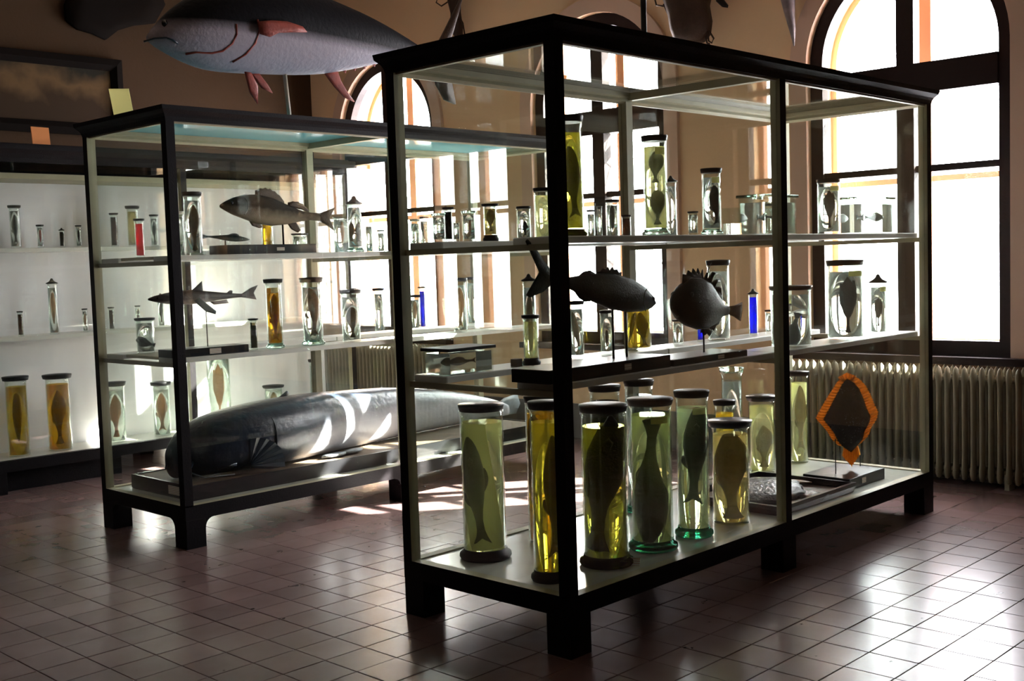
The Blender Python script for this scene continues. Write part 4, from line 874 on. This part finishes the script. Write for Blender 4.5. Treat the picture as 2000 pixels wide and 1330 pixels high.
fringe([(.48-.01*i/8, .02+.02*i/8) for i in range(9)], [(.47+.06*i/8, .12-.02*i/8) for i in range(9)], 'pectoral_fin')
P0 = at(1612, 935, 'Z', ZB); B1 = at(1728, 925, 'X', -.12)
for px, zt in ((1632, .55), (1680, .5)):
    Q = at(px, 900, 'X', -.27); zq = zof(Q, px, 862 if px < 1650 else 880); wpart(MB().tube([(Q.x, Q.y, ZB+.04), (Q.x, Q.y, zq), (Q.x-.005, Q.y+.01, zq+.01)], .003), 'rod', 'rod_metal', e, Mi)
ya = at(1660, 938, 'X', -.13).y; yb_ = at(1728, 915, 'X', -.13).y
plinth(e, Mi, -.42, ya, -.13, yb_, ZB+.001, ZB+.062); lab(e, Mi, -.129, at(1687, 928, 'X', -.13).y, ZB+.033, .045, .03)

# tilted tray with the rough flat fish skin
zt_ = ZB+.001
A = at(1686, 950, 'Z', ZB+.02); B = at(1562, 994, 'Z', ZB+.02); Cc = at(1475, 890, 'Z', ZB+.10)
cen = Vector((-.40, 2.10, ZB+.001)); e = empty('mounted_lumpfish', frame3(cen, (0, 1, 0), (-1, 0, 0), (0, 0, 1)), 'glossy warty flat fish lying on a brown board in a black tray', 'fish')
lx, ly = .38, .30
MB().ring(-lx, -ly, lx, ly, [(0, 0), (.012, .03), (.012, .05), (-.008, .05), (-.008, .012), (-.012, 0)]).build('tray_rim', 'plinth_black', e)
MB().box(-lx, -ly, .0, lx, ly, .012).build('tray_board', 'board_brown', e)
mb = MB(); R = []
for k, (t, wv, h) in enumerate([(-.30, .02, .01), (-.26, .09, .03), (-.18, .17, .055), (-.08, .20, .075), (.02, .21, .08), (.10, .17, .065), (.17, .10, .045), (.24, .05, .03), (.30, .02, .015)]):
    r = []
    for i in range(20):
        a = 2*PI*i/20; ww = wv*(1+.10*math.sin(5*a+k*1.7)); r.append((t+.012*math.sin(3*a+k), ww*math.cos(a), .022+max(-.008, h*(math.sin(a)+.0))+(.006*math.sin(7*a+k*2) if math.sin(a) > 0 else 0)))
    R.append(r)
mb.loft(R); mb.build('body', 'ray_skin', e)
for s in (-1, 1):
    mb = MB(); mb.plate([(0, 0), (.05, .05), (.16, .07), (.2, .03), (.12, -.03), (.03, -.04)], .02); mb.xf(Matrix.Translation((-.02, s*.14, .035)) @ Matrix.Rotation(s*.9, 4, 'Z') @ Matrix.Rotation(PI/2+.2, 4, 'X')); mb.build('side_fin', 'ray_skin', e)
mb = MB(); mb.plate([(.26, .0), (.34, .07), (.36, 0), (.34, -.07)], .012); mb.xf(Matrix.Translation((0, 0, .03)) @ Matrix.Rotation(PI/2, 4, 'X')); mb.build('tail_fin', 'sp_brown', e)
MB().box(.26, .17, .012, .345, .24, .016).build('label', 'paper_print', e)

# paper tag leaning on the foot of the black fish jar
P = at(1228, 1106, 'Z', ZB); e = MB().box(-.05, -.001, 0, .05, .001, .035).build('paper_tag', 'paper_print', None, P+Vector((-.01, .01, .0015))); e.rotation_euler = (-.5, 0, _y-.4); tag(e, 'small printed paper tag leaning at the foot of the huge black fish jar', 'tag')

# ---------------- the great catfish in the rear case
TZ = ZB+.09
tr = empty('specimen_tray', (-3.31, 1.62, ZB+.001), 'long black tray with brown board under the catfish', 'tray')
MB().ring(-.34, -1.5, .34, 1.5, [(0, 0), (.006, .01), (.006, .088), (-.012, .088), (-.012, 0)]).build('tray_rim', 'plinth_black', tr)
MB().box(-.327, -1.487, .001, .327, 1.487, .082).build('tray_board', 'board_brown', tr)
lbx = MB().box(-.06, -.0015, -.025, .06, .0015, .025).build('label', 'paper_print', tr, (.16, -1.5078, .045))
st = [ # px, top y, bottom y (contact with board)
 (338, 872, 900), (365, 838, 918), (410, 810, 924), (470, 793, 922), (530, 780, 912), (600, 768, 896), (680, 762, 862), (760, 757, 838), (840, 760, 826), (910, 768, 818), (965, 780, 815), (990, 790, 812)]
xs_ = [-3.28, -3.26, -3.24, -3.22, -3.22, -3.24, -3.32, -3.40, -3.45, -3.48, -3.50, -3.50]
hw_ = [.10, .19, .23, .24, .22, .19, .15, .12, .09, .07, .05, .03]
R = []; y0c = None
cat = empty('stuffed_catfish', (-3.3, .2, TZ), 'enormous slate blue stuffed catfish lying on its tray along the case', 'fish')
keep = []
for (px, yt, yb), X, hwv in zip(st, xs_, hw_):
    P = at(px, (yt+yb)/2, 'X', X); zt2 = zof(P, px, yt); ht = max(.04, zt2-TZ); keep.append((P.y, X, ht, hwv))
def cat_ring(y, X, h, hwv, n=24):
    r = []
    for i in range(n):
        a = 2*PI*i/n; s, c = math.sin(a), math.cos(a); q = math.copysign(abs(c)**.85, c)
        r.append((X+3.3+hwv*q, y-.2, h*.5+h*.5*math.copysign(abs(s)**.8, s)+.002))
    return r
K2 = []
for a, b in zip(keep[:-1], keep[1:]):
    for s in range(4): t = s/4; t2 = t; K2.append(tuple(a[i]+(b[i]-a[i])*t2 for i in range(4)))
K2.append(keep[-1])
# smooth
for _ in range(3): K2 = [K2[0]]+[tuple((K2[i-1][j]+2*K2[i][j]+K2[i+1][j])/4 for j in range(4)) for i in range(1, len(K2)-1)]+[K2[-1]]
R = [cat_ring(*k) for k in K2]
mb = MB(); mb.loft(R); mb.build('body', 'catfish_skin', cat)
yh = K2[0][0]-.2
mb = MB(); mb.tube([(.10, yh+.0, .10), (.17, yh+.10, .085), (.26, yh+.28, .07)], [.012, .016, .012], 8); mb.build('mouth', 'slate', cat)
for sx, up_ in ((.16, .2), (-.1, .18)): MB().tube([(sx, yh+.06, .12), (sx+.06, yh-.02, .06), (sx+.10, yh+.06, .02), (sx+.12, yh+.25, .014)], [.009, .007, .005, .003], 6).build('barbel', 'slate', cat)
# pectoral fin: fan with rays, facing the viewer
Pf = at(500, 880, 'X', -3.0); mb = MB(); n = 16; v = []; f = []
base = Vector((.285, Pf.y-.2-.04, .05))
pr = []
for i in range(n+1):
    a = math.radians(-58+150*i/n); ln = .20*(1-.10*abs(i/n-.4)); dx = .012*(1 if i % 2 else -1)
    pr.append((base+Vector((dx*.3, .015*math.cos(a), .015*math.sin(a))), base+Vector((.035+dx*.5, ln*math.cos(a)*1.15, max(-.035, ln*math.sin(a)*.9)))))
for a, b in pr: v += [a, b, a+Vector((.006, 0, 0)), b+Vector((.004, 0, 0))]
for i in range(n): q = i*4; f += [(q, q+4, q+5, q+1), (q+2, q+3, q+7, q+6), (q+1, q+5, q+7, q+3)]
f += [(0, 1, 3, 2), (n*4, n*4+2, n*4+3, n*4+1)]
mb.add(v, f); mb.build('pectoral_fin', 'slate', cat)
Pd = at(532, 790, 'X', -3.28); zd = zof(Pd, 532, 795)-TZ
mb = MB(); mb.tube([(.02, Pd.y-.2, zd-.02), (.02, Pd.y-.17, zd+.035), (.02, Pd.y-.10, zd+.065), (.02, Pd.y-.08, zd+.085)], [.012, .013, .018, .012], 8); mb.build('dorsal_fin', 'slate', cat)
for k, (px, py, a) in enumerate(((690, 880, .3), (655, 888, .1))):
    P = at(px, py, 'Z', TZ+.01); mb = MB(); mb.plate([(-.12, 0), (-.06, .035), (.03, .04), (.10, .01), (.04, -.03), (-.06, -.03)], .02); mb.xf(Matrix.Translation((P.x+3.3, P.y-.2, .012)) @ Matrix.Rotation(PI/2+a, 4, 'Z') @ Matrix.Rotation(PI/2, 4, 'X')); mb.build('pelvic_fin', 'sp_grey', cat)
ye = K2[-1][0]-.2
mb = MB(); mb.plate([(ye-.25, .03), (ye-.03, .14), (ye+.12, .16), (ye+.15, .08), (ye+.10, .005), (ye-.2, .004)], .02); mb.xf(Matrix.Translation((-.20, 0, 0)) @ Matrix.Rotation(PI/2, 4, 'Z')); mb.build('tail_fin', 'sp_grey', cat)
for k, (dy, zc_) in enumerate(((.50, .17),)):       # gill folds behind the head
    pts_ = []
    for t in range(9):
        a = math.radians(-40+75*t/8); kk = min(range(len(K2)), key=lambda i: abs(K2[i][0]-(K2[0][0]+dy))); y_, X_, h_, w_ = K2[kk]
        pts_.append((X_+3.3+w_*abs(math.cos(a))**.85+.002, y_-.2+.05*math.cos(a), h_*.5+h_*.5*math.copysign(abs(math.sin(a))**.8, math.sin(a))))
    MB().tube(pts_, [.002, .004, .006, .007, .007, .006, .005, .003, .002], 6).build('gill_fold', 'slate', cat)
MB().lathe([(.0005, -.006), (.012, 0), (.0005, .008)], 12).xf(Matrix.Translation((.155, yh+.20, .20)) @ Matrix.Rotation(PI/2, 4, 'Y')).build('eye', 'grey_eye', cat)

# ---------------- the tuna on the roof of the rear case
TX = -3.3
tt = [(289, 68, 80), (305, 48, 92), (330, 22, 107), (360, 0, 122), (400, -25, 137), (450, -42, 143), (510, -48, 145), (570, -34, 147), (630, -4, 145), (690, 20, 135), (745, 48, 122), (790, 74, 116), (825, 96, 116), (845, 106, 116)]
A = at(288, 76, 'X', TX); tuna = empty('tuna_model', (TX, A.y, 3.0), 'huge tuna model with red fins above the catfish case', 'fish'); R = []
tw = [.02, .07, .12, .17, .21, .24, .25, .24, .22, .18, .13, .08, .045, .03]
KK = []
for (px, yt, yb), hwv in zip(tt, tw):
    P = at(px, (yt+yb)/2, 'X', TX); KK.append((P.y-A.y, zof(P, px, yt)-3.0, zof(P, px, yb)-3.0, hwv))
K3 = []
for a, b in zip(KK[:-1], KK[1:]):
    for s in range(3): t = s/3; K3.append(tuple(a[i]+(b[i]-a[i])*t for i in range(4)))
K3.append(KK[-1])
for _ in range(2): K3 = [K3[0]]+[tuple((K3[i-1][j]+2*K3[i][j]+K3[i+1][j])/4 for j in range(4)) for i in range(1, len(K3)-1)]+[K3[-1]]
for y, zt2, zb2, hwv in K3:
    R.append([(hwv*math.cos(2*PI*i/24), y, (zt2+zb2)/2+(zt2-zb2)/2*math.sin(2*PI*i/24)) for i in range(24)])
mb = MB(); mb.loft(R); mb.build('body', 'tuna_skin', tuna)
def TP(px, py, X=TX+.0): P = at(px, py, 'X', X); return (X-TX, P.y-A.y, P.z-3.0)
def surf(px, py):      # point on the near flank of the tuna
    y, z = TP(px, py, TX+.2)[1:]
    k = min(range(len(K3)), key=lambda i: abs(K3[i][0]-y)); _, a, b, hwv = K3[k]; c = (a+b)/2; h = (a-b)/2; s = max(-.98, min(.98, (z-c)/h)); return (hwv*math.sqrt(1-s*s)+.002, y, z)
def polyfin(pix, X, th, name, m_, e=tuna):
    pts = [TP(px, py, X) for px, py in pix]; mb = MB(); mb.plate([(p[1], p[2]) for p in pts], th); mb.xf(Matrix.Translation((X-TX, 0, 0)) @ Matrix.Rotation(PI/2, 4, 'Z') @ Matrix.Identity(4)); return mb.build(name, m_, e)
polyfin([(505, 42), (530, 40), (560, 42), (590, 52), (599, 63), (570, 63), (545, 64), (528, 72), (508, 66)], TX+.26, .02, 'pectoral_fin', 'red_fin')
polyfin([(478, 140), (490, 142), (503, 168), (503, 203), (488, 180)], TX+.10, .016, 'pelvic_fin', 'red_fin')
polyfin([(486, 140), (505, 143), (522, 165), (532, 182), (512, 172)], TX+.0, .016, 'pelvic_fin', 'red_fin')
polyfin([(630, 138), (658, 136), (665, 158), (678, 180), (692, 199), (672, 190), (652, 168)], TX, .016, 'anal_fin', 'red_fin')
polyfin([(838, 108), (850, 95), (868, 60), (888, 20), (905, -15), (893, 30), (872, 75), (858, 108), (866, 150), (878, 180), (889, 204), (868, 195), (852, 165), (842, 125)], TX, .03, 'tail_fin', 'dried')
for i in range(7):
    px = 668+i*19; py = 137-i*4.2; polyfin([(px, py), (px+8, py-2), (px+7, py+6)], TX, .012, 'finlet', 'red_fin')
for i in range(8):
    px = 640+i*22; py = 6+i*11; polyfin([(px, py), (px+9, py+5), (px+4, py-7)], TX, .012, 'finlet', 'dried')
for nm, pix, m_ in (('gill_cover', [(384, 100), (400, 98), (425, 101), (442, 98), (455, 85), (460, 68), (458, 48)], 'red_fin'), ('gill_line', [(468, 118), (485, 105), (497, 85), (500, 60), (496, 40)], 'red_fin'), ('mouth_line', [(314, 71), (330, 66), (345, 67), (356, 72), (366, 80)], 'slate')):
    MB().tube([surf(*q) for q in pix], .006, 6).build(nm, m_, tuna)
eye_p = surf(345, 38); MB().lathe([(.0005, -.01), (.022, 0), (.0005, .012)], 14).xf(Matrix.Translation(eye_p) @ Matrix.Rotation(PI/2, 4, 'Y')).build('eye', 'grey_eye', tuna)
a_, b_ = TP(556, 143), TP(567, 222); MB().tube([a_, (0, b_[1], 2.43+.0-3.0)], .013, 10).build('support_rod', 'pale_rod', tuna)

# card, rod, painting and wall pieces
P = at(262, 215, 'X', -3.35); c1 = at(232, 220, 'X', -3.4); c2 = at(276, 206, 'X', -3.4)
o = MB().box(-.115, -.003, 0, .115, .003, .165).build('sign_card', 'card', None, (-3.42, .07, 2.462)); o.rotation_euler = (.22, .12, .0); tag(o, 'pale greenish card propped on the roof corner of the catfish case', 'card')
P = at(89, 295, 'X', -5.36); o = MB().box(-.003, -.07, 0, .003, .07, .125).build('orange_card', 'orange_card', None, (-5.42, P.y, 2.512)); o.rotation_euler = (0, -.1, .12); tag(o, 'small orange card standing on the left cabinet', 'card')
P = at(1258, 62, 'X', -.35); zt_ = 4.9; tag(MB().tube([(-.35, P.y, 2.462), (-.35, P.y, 4.0)], .014, 10).build('hanging_rod', 'rod_metal'), 'dark vertical rod rising from the roof of the front case', 'rod')
def wl(px, py): return at(px, py, 'X', XW+.03)
a, b = wl(20, 95), wl(235, 118); zb_ = wl(130, 262).z; zt2 = (a.z+b.z)/2
pic = empty('painting', (XW+.02, (a.y+b.y)/2-.25, (zt2+zb_)/2), 'large murky landscape painting in a dark frame on the left wall', 'painting'); hy, hz_ = (b.y-a.y)/2+.25, (zt2-zb_)/2
MB().ring(-hy, -hz_, hy, hz_, [(0, 0), (0, .04), (-.06, .055), (-.11, .02), (-.11, 0)]).xf(Matrix(((0, 0, 1, 0), (1, 0, 0, 0), (0, 1, 0, 0), (0, 0, 0, 1)))).build('picture_frame', 'dark_hide', pic)
MB().box(-.01, -hy+.1, -hz_+.1, .01, hy-.1, hz_-.1).build('canvas', 'painting', pic)
# dark shape on the left wall above the painting
pts = [(125, 10), (128, 40), (150, 58), (180, 66), (205, 78), (228, 60), (262, 50), (300, 46), (320, 10), (300, -40), (200, -60), (140, -30)]
v = [wl(*q) for q in pts]; mb = MB(); cz = v[0]; mb.plate([(q.y-cz.y, q.z-cz.z) for q in v], .06); mb.xf(Matrix.Rotation(PI/2, 4, 'Z')); tag(mb.build('wall_specimen', 'dark_hide', None, (XW+.04, cz.y, cz.z)), 'large dark lobed specimen fixed high on the left wall', 'specimen')

# things hanging on the window wall
def wk(px, py, q=None): return at(px, py, 'Y', HY)
HY = YW-.12
def hang(label, spine, radii, wires, extra=None, m_='dried', name='dried_specimen'):
    o0 = wk(*spine[0]); e = empty(name, o0, label, 'specimen'); pts = [wk(*q)-o0 for q in spine]; mb = MB(); mb.tube(pts, radii, 12); mb.build('body', m_, e)
    for wv in wires: MB().tube([wk(*q)-o0 for q in wv], .007, 5).build('strand', 'dried', e)
    for pix, mm, nm in (extra or []):
        p = [wk(*q)-o0 for q in pix]; MB().plate([(q.x, q.z) for q in p], .03).build(nm, mm, e)
    return e
hang('dark dried specimen with wiry strands on the wall above the front case left end', [(886, -60), (887, 0), (890, 25), (892, 55), (898, 78)], [.07, .065, .05, .06, .03],
     [[(880, 0), (862, 12), (852, 5), (856, -8), (868, -4)], [(893, 25), (904, 45), (908, 70)], [(888, 30), (876, 50), (868, 72)]])
HY = YW-.27
hang('broad fibrous dried specimen with dark tail on wall right of middle window', [(1345, -70), (1342, -10), (1345, 20), (1350, 50), (1352, 72), (1352, 82)], [.20, .19, .16, .16, .14, .10],
     [[(1296, 12), (1282, 10), (1278, -6)], [(1296, 8), (1306, 30), (1315, 55), (1322, 80)], [(1385, 60), (1394, 75), (1390, 84), (1384, 80), (1383, 68)], [(1376, 66), (1381, 84), (1386, 86)], [(1330, 20), (1326, 50), (1334, 80)]],
     [([(1398, -12), (1412, -2), (1421, 10), (1420, 15), (1412, 14), (1400, 3)], 'sp_dark', 'fin')])
HY = YW-.12
hang('long pointed bill hanging tip down beside the right window', [(1534, -60), (1539, 0), (1543, 30), (1548, 60), (1551, 90)], [.06, .05, .035, .022, .004], [], None, 'horn', 'swordfish_bill')
